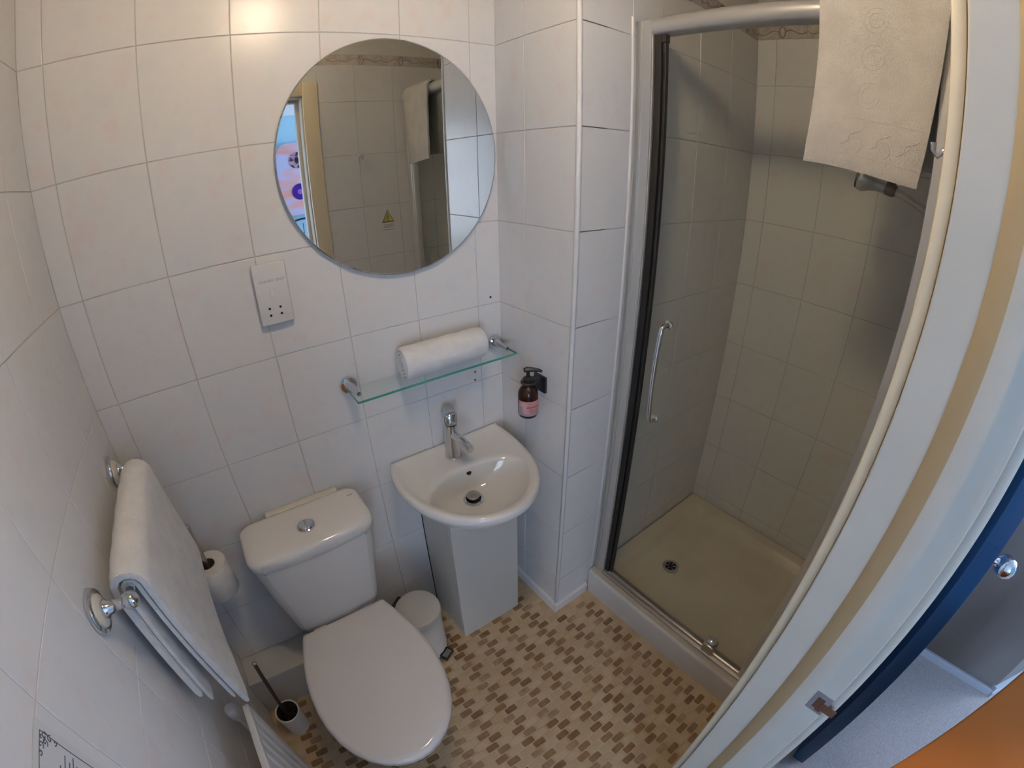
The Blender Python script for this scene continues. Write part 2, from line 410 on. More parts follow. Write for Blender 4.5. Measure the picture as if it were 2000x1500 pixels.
# ---------------------------------------------------------------- doorway: lining, stop, architraves, strike plate
dj = struct('door_1', merge(box(OX1, OX1 + 0.02, YB, -1.092, 0, OZ + 0.02, 0.002), box(OX0 - 0.02, OX0, YB, -1.092, 0, OZ + 0.02, 0.002), box(OX0 - 0.02, OX1 + 0.02, YB, -1.092, OZ, OZ + 0.02, 0.002)), 'gloss_paint')
prof = [(OX1, -1.160), (OX1 - 0.0130, -1.160), (OX1 - 0.0135, -1.162), (OX1 - 0.0135, -1.1845), (OX1, -1.1845)]
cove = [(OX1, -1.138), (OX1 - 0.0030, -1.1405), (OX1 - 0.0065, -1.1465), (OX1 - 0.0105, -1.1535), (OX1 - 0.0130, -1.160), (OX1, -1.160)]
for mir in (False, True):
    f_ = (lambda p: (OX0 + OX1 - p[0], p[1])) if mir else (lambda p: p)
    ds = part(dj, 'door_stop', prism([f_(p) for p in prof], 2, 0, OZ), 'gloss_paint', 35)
    part(ds, 'stop_moulding', prism([f_(p) for p in cove], 2, 0, OZ), 'shaded_paint', 35)
part(dj, 'door_stop', box(OX0, OX1, -1.1845, -1.15, OZ - 0.0135, OZ, 0.003), 'gloss_paint')
def architrave(side, y0, y1, nm):
    g = merge(box(OX1 + 0.006, AX1, y0, y1, 0, AZ, 0.004), box(AX0, OX0 - 0.006, y0, y1, 0, AZ, 0.004), box(OX0 - 0.006, OX1 + 0.006, y0, y1, OZ + 0.006, AZ, 0.004))
    part(dj, 'architrave', g, side, 40)
architrave('cream_paint', -1.092, -1.0765, 'a')
architrave('gloss_paint', -1.2315, YB, 'b')
st = part(dj, 'strike_plate', box(OX1 - 0.0012, OX1 + 0.001, -1.2165, -1.1880, 0.924, 0.972, 0.0006), 'worn_steel')
part(st, 'latch_hole', box(OX1 - 0.0016, OX1, -1.208, -1.195, 0.934, 0.962, 0.0003), 'rust')
part(st, 'bent_lip', merge(box(OX1 - 0.0022, OX1, -1.2325, -1.206, 0.936, 0.954, 0.0005), box(OX1 - 0.0018, OX1, -1.212, -1.202, 0.930, 0.940, 0.0004)), 'rust')

# ---------------------------------------------------------------- bedroom beyond the doorway
BX0, BX1, BY, BZ = -2.0, 3.0, -4.0, 2.45
struct('floor_bedroom', merge(box(BX0, BX1, BY, -1.217, -0.05, 0.002)), 'carpet')
struct('ceiling_bedroom', box(BX0, BX1, BY - 0.1, YB, BZ, BZ + 0.05), 'white_paint')
struct('wall_bedroom_left', box(BX0 - 0.1, BX0, BY - 0.1, YB, 0, BZ), 'sky_wall')
V0, V1 = -3.85, -2.75
struct('wall_bedroom_right', merge(box(BX1, BX1 + 0.1, BY - 0.1, V0, 0, BZ), box(BX1, BX1 + 0.1, V1, YB, 0, BZ), box(BX1, BX1 + 0.1, V0, V1, 0, 0.75), box(BX1, BX1 + 0.1, V0, V1, 2.1, BZ)), 'sky_wall')
w2 = struct('window_added', merge(box(BX1 - 0.03, BX1, V0 - 0.05, V1 + 0.05, 0.70, 0.75, 0.004), box(BX1 - 0.03, BX1, V0 - 0.05, V1 + 0.05, 2.10, 2.15, 0.004), box(BX1 - 0.03, BX1, V0 - 0.05, V0, 0.75, 2.10, 0.004), box(BX1 - 0.03, BX1, V1, V1 + 0.05, 0.75, 2.10, 0.004)), 'white_paint')  # extra window out of view, added to brighten the bedroom's far wall
part(w2, 'glazing_bar', box(BX1 - 0.01, BX1 + 0.04, (V0 + V1) / 2 - 0.025, (V0 + V1) / 2 + 0.025, 0.75, 2.10), 'white_paint')
for a, b in ((V0, (V0 + V1) / 2), ((V0 + V1) / 2, V1)):
    part(w2, 'pane', box(BX1 + 0.05, BX1 + 0.06, a + 0.01, b - 0.01, 0.76, 2.09), 'day_pane')
struct('wall_bedroom_near', merge(box(BX0, -0.1, YB, YB + 0.1, 0, BZ), box(XF + 0.1, BX1, YB, YB + 0.1, 0, BZ), box(-0.1, AX0, YB - 0.003, YB, 0, BZ), box(AX1, XF + 0.1, YB - 0.003, YB, 0, BZ), box(AX0, AX1, YB - 0.003, YB, AZ, BZ)), 'white_paint')
WX0, WX1, WZ0, WZ1 = -1.75, -0.72, 0.72, 2.08
struct('wall_bedroom_far', merge(box(BX0, WX0, BY - 0.1, BY, 0, BZ), box(WX1, BX1, BY - 0.1, BY, 0, BZ), box(WX0, WX1, BY - 0.1, BY, 0, WZ0), box(WX0, WX1, BY - 0.1, BY, WZ1, BZ)), 'sky_wall')
struct('trim_cornice', prism([(BY, BZ), (BY + 0.09, BZ), (BY + 0.07, BZ - 0.03), (BY + 0.02, BZ - 0.10), (BY, BZ - 0.10)], 0, BX0, BX1) if False else loft([[(x, BY, BZ), (x, BY + 0.09, BZ), (x, BY + 0.07, BZ - 0.04), (x, BY + 0.02, BZ - 0.16), (x, BY, BZ - 0.16)] for x in (BX0, BX1)]), 'white_paint')
wn = struct('window_1', merge(box(WX0 - 0.05, WX1 + 0.05, BY, BY + 0.03, WZ0 - 0.05, WZ0, 0.004), box(WX0 - 0.05, WX1 + 0.05, BY, BY + 0.03, WZ1, WZ1 + 0.05, 0.004), box(WX0 - 0.05, WX0, BY, BY + 0.03, WZ0, WZ1, 0.004), box(WX1, WX1 + 0.05, BY, BY + 0.03, WZ0, WZ1, 0.004)), 'white_paint')
wm = (WX0 + WX1) / 2
part(wn, 'glazing_bar', box(wm - 0.025, wm + 0.025, BY - 0.04, BY + 0.01, WZ0, WZ1), 'white_paint')
part(wn, 'glazing_bar', box(WX0, WX1, BY - 0.04, BY + 0.01, 1.60, 1.64), 'white_paint')
for a, b in ((WX0, wm), (wm, WX1)):
    for c, d in ((WZ0, 1.62), (1.62, WZ1)):
        part(wn, 'pane', box(a + 0.01, b - 0.01, BY - 0.06, BY - 0.05, c + 0.01, d - 0.01), 'day_pane')
# dark blue door standing open, seen edge-on
t = thing('blue_door', 'dark navy blue door seen edge-on beyond the white door frame', 'door', (1.70, -1.378, 0.0))
part(t, 'door_leaf', box(1.300, 2.000, -1.400, -1.357, 0.012, 2.0, 0.003), 'blue_door', 40)
part(t, 'door_knob', lathe([(0.022, 0.0), (0.022, 0.004), (0.010, 0.006), (0.009, 0.016), (0.014, 0.019), (0.0225, 0.027), (0.0265, 0.039), (0.0262, 0.048), (0.0215, 0.059), (0.012, 0.066), (0.003, 0.068)], (1.350, -1.3995, 0.992), (0, -1, 0), 20), 'chrome', 50, 'round polished chrome knob')
part(t, 'latch_plate', box(1.2992, 1.3004, -1.391, -1.366, 0.93, 1.05, 0.0003), 'blue_door')
# wall corner with white skirting across the bedroom
struct('wall_corner', merge(box(2.065, 2.30, -2.0, -1.225, 0, BZ), loft([[(2.065, -2.0, z), (2.6, -2.41, z), (2.6, -2.0, z)] for z in (0, BZ)])), 'brown_wall')
struct('baseboard_bedroom', merge(box(2.050, 2.066, -2.0, -1.225, 0, 0.040, 0.003), loft([[(2.047, -2.010, z), (2.59, -2.43, z), (2.602, -2.41, z), (2.065, -1.99, z)] for z in (0.0, 0.028)]), loft([[(2.051, -2.006, z), (2.594, -2.425, z), (2.602, -2.41, z), (2.065, -1.99, z)] for z in (0.028, 0.060)])), 'skirting_white')
# orange-brown wooden chest just outside the doorway
t = thing('wooden_chest', 'orange-brown varnished wooden chest cutting across the bottom right corner', 'chest', (0.92, -1.62, 0.0))
A = Vector((0.800, -1.335, 0)); B = Vector((1.270, -1.610, 0)); du = (B - A).normalized(); dn = Vector((du.y, -du.x, 0))
if dn.y > 0: dn = -dn
def slab(u0, u1, n0, n1, z0, z1, r=0.006):
    o = rrect(u0, u1, n0, n1, min(r * 2.0, (n1 - n0) / 2.1), 4)
    f = lambda k, z: [tuple(A + du * (x + ((u0 + u1) / 2 - x) * k) + dn * (y + ((n0 + n1) / 2 - y) * k) + Vector((0, 0, z))) for x, y in o]
    return loft([f(0.01, z0), f(0, z0 + r), f(0, z1 - r), f(0.008, z1 - r * 0.25), f(0.02, z1)])
Lc = (B - A).length
part(t, 'chest_top', slab(0, Lc, 0, 0.40, 0.872, 0.900), 'orange_wood', 40)
part(t, 'carcass', slab(0.02, Lc - 0.02, 0.02, 0.39, 0.05, 0.872, 0.003), 'orange_wood', 40)
for k in range(4):
    dr = part(t, 'drawer', slab(0.035, Lc - 0.035, 0.39, 0.402, 0.09 + k * 0.195, 0.27 + k * 0.195, 0.003), 'orange_wood', 40)
    c = A + du * (Lc / 2) + dn * 0.402 + Vector((0, 0, 0.18 + k * 0.195))
    part(dr, 'knob', lathe([(0.006, -0.002), (0.006, 0.01), (0.014, 0.016), (0.012, 0.024), (0.003, 0.026)], c, dn, 12), 'orange_wood', 50)
for a in (0.04, Lc - 0.04):
    for b in (0.04, 0.36):
        c = A + du * a + dn * b
        part(t, 'foot', lathe([(0.018, 0.002), (0.022, 0.05)], (c.x, c.y, 0), n=12), 'orange_wood', 40)
# picture with two records, scroll iron work and a lamp: seen in the mirror
t = thing('record_picture', 'pink and lilac swirling picture with two records, seen in the mirror', 'picture', (1.50, BY + 0.02, 1.25))
o = rrect(1.17, 1.85, 1.24, 2.00, 0.14, 6)
part(t, 'canvas', loft([[(x, BY, z) for x, z in o], [(x, BY + 0.028, z) for x, z in o]]), 'canvas_print', 40)
rec = part(t, 'record', lathe([(0.085, 0.0), (0.085, 0.004), (0.02, 0.005)], (1.385, BY + 0.028, 1.815), (0, 1, 0), 28), 'record_dark', 40, 'dark crimson patterned record')
part(rec, 'record_label', lathe([(0.024, 0.0), (0.024, 0.0015)], (1.385, BY + 0.033, 1.815), (0, 1, 0), 16), 'black_iron')
rec = part(t, 'record', lathe([(0.085, 0.0), (0.085, 0.004), (0.02, 0.005)], (1.385, BY + 0.028, 1.485), (0, 1, 0), 28), 'record_purple', 40, 'purple record with pink centre')
part(rec, 'record_label', lathe([(0.028, 0.0), (0.028, 0.0015)], (1.385, BY + 0.033, 1.485), (0, 1, 0), 16), 'record_label')
def scroll(cx, cz, s, turns=1.6):
    p = []
    for k in range(26):
        a = k / 25 * turns * 2 * math.pi; r = 0.012 + 0.05 * k / 25
        p.append((cx + s * r * math.cos(a), BY + 0.015, cz + r * math.sin(a)))
    return tube(p, 0.006, 6)
t = thing('iron_scrollwork', 'black iron scrollwork on the pale blue wall beside the picture', 'decoration', (1.08, BY + 0.015, 1.50))
part(t, 'upright', tube([(1.10, BY + 0.015, 1.42), (1.10, BY + 0.015, 1.95)], 0.006, 8), 'black_iron', 50)
for z, s in ((1.78, -1), (1.60, -1), (1.50, 1)):
    part(t, 'scroll', scroll(1.09 if s < 0 else 1.11, z, s), 'black_iron', 50)
t = thing('iron_bedhead', 'black iron bedhead with curled rail below the picture', 'bedhead', (1.45, BY + 0.03, 0.0))
part(t, 'rail', tube(bez((1.05, BY + 0.04, 1.05), (1.2, BY + 0.04, 1.25), (1.6, BY + 0.04, 1.25), (1.85, BY + 0.04, 1.05), 14), 0.010, 8), 'black_iron', 50)
for x in (1.05, 1.85): part(t, 'post', tube([(x, BY + 0.04, 0.002), (x, BY + 0.04, 1.06)], 0.012, 8), 'black_iron', 50)
for x in (1.22, 1.37, 1.52, 1.68): part(t, 'spindle', tube([(x, BY + 0.04, 0.4), (x, BY + 0.04, 1.15)], 0.005, 6), 'black_iron', 50)
part(t, 'lower_rail', tube([(1.05, BY + 0.04, 0.4), (1.85, BY + 0.04, 0.4)], 0.008, 8), 'black_iron', 50)

# ---------------------------------------------------------------- ceiling lamp of the bathroom
LX, LY = 0.62, -0.76
t = thing('ceiling_light', 'round opal globe ceiling light over the bathroom floor', 'light', (LX, LY, ZC - 0.141))
part(t, 'base', lathe([(0.086, 0), (0.09, -0.012), (0.084, -0.02)], (LX, LY, ZC), (0, 0, 1), 28), 'white_plastic', 40)
part(t, 'opal_dome', lathe([(0.050, -0.018), (0.072, -0.038), (0.082, -0.065), (0.080, -0.090), (0.068, -0.114), (0.048, -0.130), (0.024, -0.139), (0.003, -0.141)], (LX, LY, ZC), (0, 0, 1), 28), 'lamp_opal', 60)

# ---------------------------------------------------------------- things on the mirror wall
MX, MZ, MR = 0.829, 1.6256, 0.2965
t = thing('round_mirror', 'large round frameless mirror on the tiled back wall', 'mirror', (MX, -0.002, MZ - MR))
part(t, 'mirror_glass', lathe([(MR, 0.0075), (MR, 0.011), (MR - 0.002, 0.0125)], (MX, 0, MZ), (0, -1, 0), 96), 'mirror', 30)
part(t, 'edge', lathe([(MR, 0.0075), (MR + 0.0012, 0.008), (MR + 0.0012, 0.0105), (MR, 0.0112)], (MX, 0, MZ), (0, -1, 0), 96, False), 'mirror_back', 40)
part(t, 'backing', lathe([(MR - 0.06, 0.0003), (MR - 0.06, 0.0075)], (MX, 0, MZ), (0, -1, 0), 48), 'mirror_back', 40)
# shaver socket
SX0, SX1, SZ0, SZ1 = 0.4415, 0.5205, 1.2735, 1.4195
t = thing('shaver_socket', 'white two-pin shaver socket on the tiles left of the mirror', 'socket', ((SX0 + SX1) / 2, 0, SZ0))
part(t, 'back_box', box(SX0 + 0.002, SX1 - 0.002, -0.010, -0.0003, SZ0 + 0.002, SZ1 - 0.002, 0.001), 'white_plastic')
pl = part(t, 'face_plate', box(SX0, SX1, -0.018, -0.0098, SZ0, SZ1, 0.0025, 3), 'white_plastic', 40)
scx = (SX0 + SX1) / 2
part(pl, 'lettering', merge(text_geo('SHAVERS', 0.0085, (scx - 0.010, -0.0181, 1.378), (1, 0, 0), (0, 0, 1)), text_geo('ONLY', 0.0085, (scx + 0.022, -0.0181, 1.378), (1, 0, 0), (0, 0, 1))), 'ink_grey')
part(pl, 'selector', box(scx - 0.006, scx + 0.006, -0.0192, -0.0178, 1.339, 1.356, 0.0006), 'trim_plastic', 40)
for dx in (-0.0145, 0.0115):
    for dz in (0.0, 0.0165):
        part(pl, 'pin_hole', lathe([(0.0029, 0.0), (0.0029, 0.0004)], (scx + dx, -0.018, 1.2965 + dz), (0, -1, 0), 12), 'dark_hole')
# glass shelf on two chrome brackets
GZ = 1.045
t = thing('glass_shelf', 'clear glass shelf on chrome brackets above the basin', 'shelf', (0.87, -0.05, GZ - 0.03))
gp = part(t, 'glass_panel', box(0.618, 1.123, -0.1045, -0.012, GZ, GZ + 0.006), 'shelf_glass')
part(gp, 'polished_edge', merge(box(0.618, 1.123, -0.1060, -0.1045, GZ, GZ + 0.006), box(0.6165, 0.618, -0.106, -0.012, GZ, GZ + 0.006), box(1.123, 1.1245, -0.106, -0.012, GZ, GZ + 0.006)), 'glass_edge')
for bx in (0.625, 1.108):
    s = 1 if bx < 0.8 else -1
    br = part(t, 'bracket', lathe([(0.0245, 0.0), (0.0245, 0.010), (0.022, 0.013), (0.004, 0.0145)], (bx, 0, 1.058), (0, -1, 0), 28), 'chrome', 40)
    part(br, 'arm', tube([(bx, -0.010, 1.060), (bx + s * 0.001, -0.03, 1.0615), (bx + s * 0.003, -0.062, 1.0615), (bx + s * 0.004, -0.082, 1.060)], [0.014, 0.0115, 0.0088, 0.006], 14), 'chrome', 50)
# rolled towel on the shelf
def roll_section(c, r0, r1, turns, n, x, rot):
    return [(x, c[0] + (r0 + (r1 - r0) * k / n) * math.cos(rot + turns * 2 * math.pi * k / n), c[1] + (r0 + (r1 - r0) * k / n) * math.sin(rot + turns * 2 * math.pi * k / n)) for k in range(n + 1)]
def spiral_roll(x0, x1, cy, cz, r, th, turns, skew):
    n = 110; secs = []
    xs = [0, 0.004, 0.010, 0.02] + [0.02 + (x1 - x0 - 0.04) * k / 8 for k in range(1, 9)] + [x1 - x0 - 0.010, x1 - x0 - 0.004, x1 - x0]
    L = x1 - x0
    for q, x in enumerate(xs):
        e = min(x, L - x); thin = 0.5 + 0.5 * min(1, (e / 0.012)) ** 0.5
        wob = 0.0009 * math.sin(x * 90)
        outer = roll_section((0, 0), 0.010, r + wob, turns, n, x, -2.5)
        inner = roll_section((0, 0), 0.010 - th * 1.0, r - th + wob, turns, n, x, -2.5)
        mid = [((a[1] + b[1]) / 2, (a[2] + b[2]) / 2) for a, b in zip(outer, inner)]
        ring = [(x0 + x, cy + skew * (x - L / 2) + m[0] + (a[1] - m[0]) * thin, cz + m[1] + (a[2] - m[1]) * thin) for a, m in zip(outer, mid)]
        ring += [(x0 + x, cy + skew * (x - L / 2) + m[0] + (a[1] - m[0]) * thin, cz + m[1] + (a[2] - m[1]) * thin) for a, m in reversed(list(zip(inner, mid)))]
        secs.append(ring)
    V, F = loft(secs, False, False)
    N = len(secs[0]); h = N // 2
    for base, flip in ((0, True), ((len(secs) - 1) * N, False)):
        for k in range(h - 1):
            F.append([base + k, base + k + 1, base + N - 2 - k, base + N - 1 - k])
    return V, F
solo('rolled_towel', spiral_roll(0.762, 1.022, -0.062, GZ + 0.006 + 0.0505, 0.0490, 0.0092, 4.2, 0.02), 'terry', 'white hand towel rolled up on the glass shelf', 'towel', 60)
# screw plugs left in the tiles
for k, (x, z, l) in enumerate(((1.103, 1.207, 'dark screw hole in the tile above the right end of the shelf'), (1.033, 0.972, 'upper of two screw holes in the tiles under the shelf'), (1.031, 0.944, 'lower of two screw holes in the tiles under the shelf'))):
    solo('wall_plug', lathe([(0.0036, 0.0), (0.0036, 0.0007), (0.001, 0.0004)], (x, 0.0, z), (0, -1, 0), 12), 'rust' if k else 'dark_hole', l, 'screw hole', 40)

# ---------------------------------------------------------------- basin, tap, pedestal
BZ_ = 0.758
BCX, BCY = 0.887, -0.205
out_pts = [(0.700, -0.003), (0.681, -0.06), (0.672, -0.125), (0.678, -0.195), (0.700, -0.265), (0.738, -0.327), (0.790, -0.374), (0.845, -0.398), (0.900, -0.404), (0.955, -0.392), (1.010, -0.357), (1.055, -0.300), (1.084, -0.230), (1.098, -0.150), (1.103, -0.07), (1.099, -0.003)]
def smooth_closed(pts, n, sharp=()):
    """Catmull-Rom through an open outline, then closed by a straight back edge"""
    P_ = [Vector((*p, 0)) for p in pts]; o = []
    for k in range(len(P_) - 1):
        a = P_[max(k - 1, 0)]; b = P_[k]; c = P_[k + 1]; d = P_[min(k + 2, len(P_) - 1)]
        for i in range(n):
            t_ = i / n
            o.append(0.5 * ((2 * b) + (c - a) * t_ + (2 * a - 5 * b + 4 * c - d) * t_ ** 2 + (3 * b - a - 3 * c + d) * t_ ** 3))
    o.append(P_[-1]); m = 14
    for i in range(1, m): o.append(P_[-1] + (P_[0] - P_[-1]) * i / m)
    return [(p.x, p.y) for p in o]
OUT = smooth_closed(out_pts, 5)
def scaled(pts, c, s, z): return [(c[0] + (x - c[0]) * s, c[1] + (y - c[1]) * s, z) for x, y in pts]
def inset(pts, d, z):
    n = len(pts); o = []
    for i in range(n):
        a = Vector(pts[i - 1]); b = Vector(pts[(i + 1) % n]); tdir = (b - a).normalized(); nn = Vector((-tdir.y, tdir.x))
        p = Vector(pts[i]); q = p + nn * d
        if (q - Vector((BCX, BCY))).length > (p - Vector((BCX, BCY))).length: q = p - nn * d
        o.append((q.x, q.y, z))
    return o
def ell(cx, cy, a, b, z, e=2.0):
    o = []
    for x, y in OUT:
        th = math.atan2((y - BCY), (x - BCX)); c, s = math.cos(th), math.sin(th)
        o.append((cx + a * math.copysign(abs(c) ** (2 / e), c), cy + b * math.copysign(abs(s) ** (2 / e), s), z))
    return o
t = thing('wash_basin', 'small white ceramic wash basin with curved front', 'basin', (BCX, -0.2, 0.62))
rings = [scaled(OUT, (0.89, -0.13), 0.66, 0.632), scaled(OUT, (0.89, -0.10), 0.80, 0.665), scaled(OUT, (0.89, -0.06), 0.93, 0.705), inset(OUT, 0.004, 0.728), inset(OUT, 0.0, 0.738), inset(OUT, 0.0005, 0.750),
         inset(OUT, 0.004, 0.7565), inset(OUT, 0.010, BZ_), inset(OUT, 0.017, BZ_ - 0.0005), inset(OUT, 0.024, BZ_ - 0.004), inset(OUT, 0.031, BZ_ - 0.0075)]
i31 = inset(OUT, 0.031, 0)
def mix(a, b, k, z): return [(p[0] + (q[0] - p[0]) * k, p[1] + (q[1] - p[1]) * k, z) for p, q in zip(a, b)]
e0 = ell(0.886, -0.258, 0.172, 0.116, 0, 2.3)
rings += [mix(i31, e0, 0.5, BZ_ - 0.0090), mix(i31, e0, 0.9, BZ_ - 0.0105), ell(0.886, -0.258, 0.168, 0.1125, BZ_ - 0.0135, 2.3), ell(0.886, -0.256, 0.161, 0.107, BZ_ - 0.024, 2.25), ell(0.885, -0.252, 0.150, 0.100, BZ_ - 0.040, 2.2),
          ell(0.884, -0.246, 0.134, 0.090, BZ_ - 0.058, 2.1), ell(0.881, -0.234, 0.108, 0.074, BZ_ - 0.074, 2.0), ell(0.878, -0.220, 0.078, 0.056, BZ_ - 0.085, 2.0), ell(0.876, -0.211, 0.048, 0.040, BZ_ - 0.091, 2.0), ell(0.875, -0.207, 0.018, 0.018, BZ_ - 0.0935, 2.0)]
part(t, 'bowl', loft(rings), 'ceramic', 70)
DRX, DRY, DRZ = 0.875, -0.208, BZ_ - 0.0915
wst = part(t, 'waste', lathe([(0.0325, -0.001), (0.0315, 0.002), (0.024, 0.003), (0.022, -0.006), (0.001, -0.006)], (DRX, DRY, DRZ + 0.001), n=28), 'chrome', 50)
part(wst, 'well', lathe([(0.0225, 0.0), (0.0225, 0.0006)], (DRX, DRY, DRZ + 0.0025), n=24), 'dark_hole')
part(wst, 'plug', lathe([(0.012, 0.0), (0.012, 0.010), (0.0205, 0.0115), (0.0205, 0.015), (0.018, 0.0165), (0.001, 0.0175)], (DRX + 0.0005, DRY + 0.0015, DRZ + 0.002), n=28), 'brushed', 40)
OV = Vector((0.897, -0.1490, 0.7225)); od = Vector((0.02, -0.80, 0.60)).normalized()
ov = part(t, 'overflow', lathe([(0.0085, -0.004), (0.0085, 0.0035), (0.006, 0.004)], OV, od, 18), 'dark_hole', 40)
t = thing('mixer_tap', 'chrome single-lever mixer tap at the back of the basin', 'tap', (0.891, -0.074, BZ_ - 0.009))
tz = BZ_ - 0.0095
part(t, 'body', lathe([(0.0285, 0.0), (0.0285, 0.006), (0.0265, 0.010), (0.0245, 0.05), (0.0205, 0.095), (0.0200, 0.116)], (0.891, -0.074, tz), (0, 0.02, 1), 24), 'chrome', 50)
part(t, 'spout', tube([(0.891, -0.080, tz + 0.082), (0.893, -0.105, tz + 0.083), (0.896, -0.135, tz + 0.080), (0.898, -0.160, tz + 0.075), (0.899, -0.172, tz + 0.071)], [0.0140, 0.0140, 0.0138, 0.0132, 0.0120], 16), 'chrome', 60)
part(t, 'lever_head', lathe([(0.0205, 0.117), (0.0240, 0.119), (0.0244, 0.142), (0.0228, 0.153), (0.014, 0.1585), (0.001, 0.160)], (0.891, -0.074, tz), (0, 0.05, 1), 24), 'chrome', 50)
part(t, 'lever', tube([(0.891, -0.058, tz + 0.148), (0.890, -0.046, tz + 0.152), (0.890, -0.038, tz + 0.155)], [0.0085, 0.0065, 0.005], 12), 'chrome', 60)
t = thing('basin_pedestal', 'white boxed board pedestal under the wash basin', 'pedestal', (0.907, -0.11, 0.0))
part(t, 'front_panel', box(0.779, 1.034, -0.2165, -0.2005, 0.0005, 0.6305, 0.001), 'white_board')
part(t, 'side_panel', box(0.779, 0.795, -0.2005, -0.004, 0.0005, 0.6305, 0.001), 'white_board')
part(t, 'side_panel', box(1.018, 1.034, -0.2005, -0.004, 0.0005, 0.6305, 0.001), 'white_board')
part(t, 'back_seal', box(0.7772, 0.780, -0.004, -0.0003, 0.0005, 0.6305), 'dark_hole')

# ---------------------------------------------------------------- soap bottle in a wall holder
BX_, BY_ = 1.088, -0.205
t = thing('bottle_holder', 'black wall holder gripping the brown soap bottle', 'holder', (1.12, BY_, 0.95))
part(t, 'wall_plate', box(1.131, 1.1395, BY_ - 0.026, BY_ + 0.026, 0.956, 1.008, 0.001), 'black_plastic')
part(t, 'arm', box(1.102, 1.132, BY_ - 0.012, BY_ + 0.012, 0.992, 1.006, 0.001), 'black_plastic')
ringp = [(BX_ + 0.0185 * math.cos(a), BY_ + 0.0185 * math.sin(a), 0.999) for a in [2 * math.pi * k / 24 for k in range(24)]]
part(t, 'collar_ring', tube(ringp, 0.0045, 8, True), 'black_plastic', 60)
t = thing('soap_bottle', 'brown glass pump bottle with pink label on the right wall', 'bottle', (BX_, BY_, 0.885))
part(t, 'bottle_body', lathe([(0.022, 0.8865), (0.0275, 0.889), (0.0305, 0.897), (0.0308, 0.958), (0.029, 0.970), (0.0235, 0.981), (0.0155, 0.988), (0.013, 0.991), (0.013, 0.996)], (BX_, BY_, 0), n=28), 'amber', 50)
def arc_band(c, r, a0, a1, z0, z1, th=0.0005, n=18):
    ps = [math.radians(a0 + (a1 - a0) * k / n) for k in range(n + 1)]
    V = []
    for rr in (r, r + th):
        for z in (z0, z1): V += [(c[0] + rr * math.cos(a), c[1] + rr * math.sin(a), z) for a in ps]
    m = n + 1; F = []
    for k in range(n):
        F += [[2 * m + k, 2 * m + k + 1, 3 * m + k + 1, 3 * m + k], [k, m + k, m + k + 1, k + 1], [m + k, 3 * m + k, 3 * m + k + 1, m + k + 1], [k, k + 1, 2 * m + k + 1, 2 * m + k]]
    F += [[0, 2 * m, 3 * m, m], [n, m + n, 3 * m + n, 2 * m + n]]
    return V, F
lb = part(t, 'paper_label', arc_band((BX_, BY_), 0.0308, 172, 322, 0.899, 0.948), 'pink_label', 60)
part(lb, 'label_stripe', arc_band((BX_, BY_), 0.0313, 172, 200, 0.899, 0.930, 0.0002, 6), 'label_grey', 60)
part(lb, 'label_foot', arc_band((BX_, BY_), 0.0313, 200, 322, 0.899, 0.9065, 0.0002, 12), 'label_grey', 60)
def arc_text(s, r, a_mid, z, size):
    g = text_geo(s, size, (0, 0, 0), (1, 0, 0), (0, 1, 0), 0.0001)
    V = []
    for x, y, d in g[0]:
        a = math.radians(a_mid) + x / r
        V.append((BX_ + (r + 0.0001 + d) * math.cos(a), BY_ + (r + 0.0001 + d) * math.sin(a), z + y))
    return V, g[1]
part(lb, 'label_lines', merge(arc_band((BX_, BY_), 0.0313, 222, 300, 0.9265, 0.9305, 0.0002, 10), arc_band((BX_, BY_), 0.0313, 240, 292, 0.9195, 0.9207, 0.0002, 10), arc_band((BX_, BY_), 0.0313, 236, 288, 0.9150, 0.9160, 0.0002, 10)), 'label_text', 60)
part(t, 'pump_cap', lathe([(0.0165, 0.993), (0.0165, 1.012), (0.012, 1.016), (0.0055, 1.018), (0.0050, 1.034)], (BX_, BY_, 0), n=20), 'black_plastic', 40)
part(t, 'pump_nozzle', tube([(BX_ - 0.012, BY_ + 0.006, 1.0385), (BX_ - 0.004, BY_ + 0.002, 1.040), (BX_ + 0.012, BY_ - 0.010, 1.0405), (BX_ + 0.026, BY_ - 0.021, 1.037), (BX_ + 0.031, BY_ - 0.025, 1.0335)], [0.0065, 0.0085, 0.0065, 0.005, 0.004], 12), 'black_plastic', 60)

# ---------------------------------------------------------------- toilet
TX = 0.3925
t = thing('toilet', 'white close-coupled toilet with lid closed', 'toilet', (TX, -0.35, 0.0))
def dshape(hw, yb, ys, yf, z, n=24, r=0.03):
    """plan outline with straight back yb, side depth ys and bowed front yf"""
    k = 5
    out = []
    for i in range(k + 1):
        a = math.pi / 2 + (math.pi / 2) * i / k; out.append((TX - hw + r + r * math.cos(a), yb - r + r * math.sin(a)))
    rf = min(r * 1.5, (yb - ys) * 0.5)
    for i in range(k + 1):
        a = math.pi + (math.pi / 2) * i / k * 0.8; out.append((TX - hw + rf + rf * math.cos(a), ys + rf * 0.6 + rf * math.sin(a)))
    for i in range(2, n - 1):
        s = -1 + 2 * i / n
        out.append((TX + s * hw, ys + (yf - ys) * (1 - abs(s) ** 2.4) - 0.004))
    for i in range(k + 1):
        a = 2 * math.pi - (math.pi / 2) * 0.8 * (1 - i / k); out.append((TX + hw - rf + rf * math.cos(a), ys + rf * 0.6 + rf * math.sin(a)))
    for i in range(k + 1):
        a = (math.pi / 2) * i / k; out.append((TX + hw - r + r * math.cos(a), yb - r + r * math.sin(a)))
    return [(x, y, z) for x, y in out]
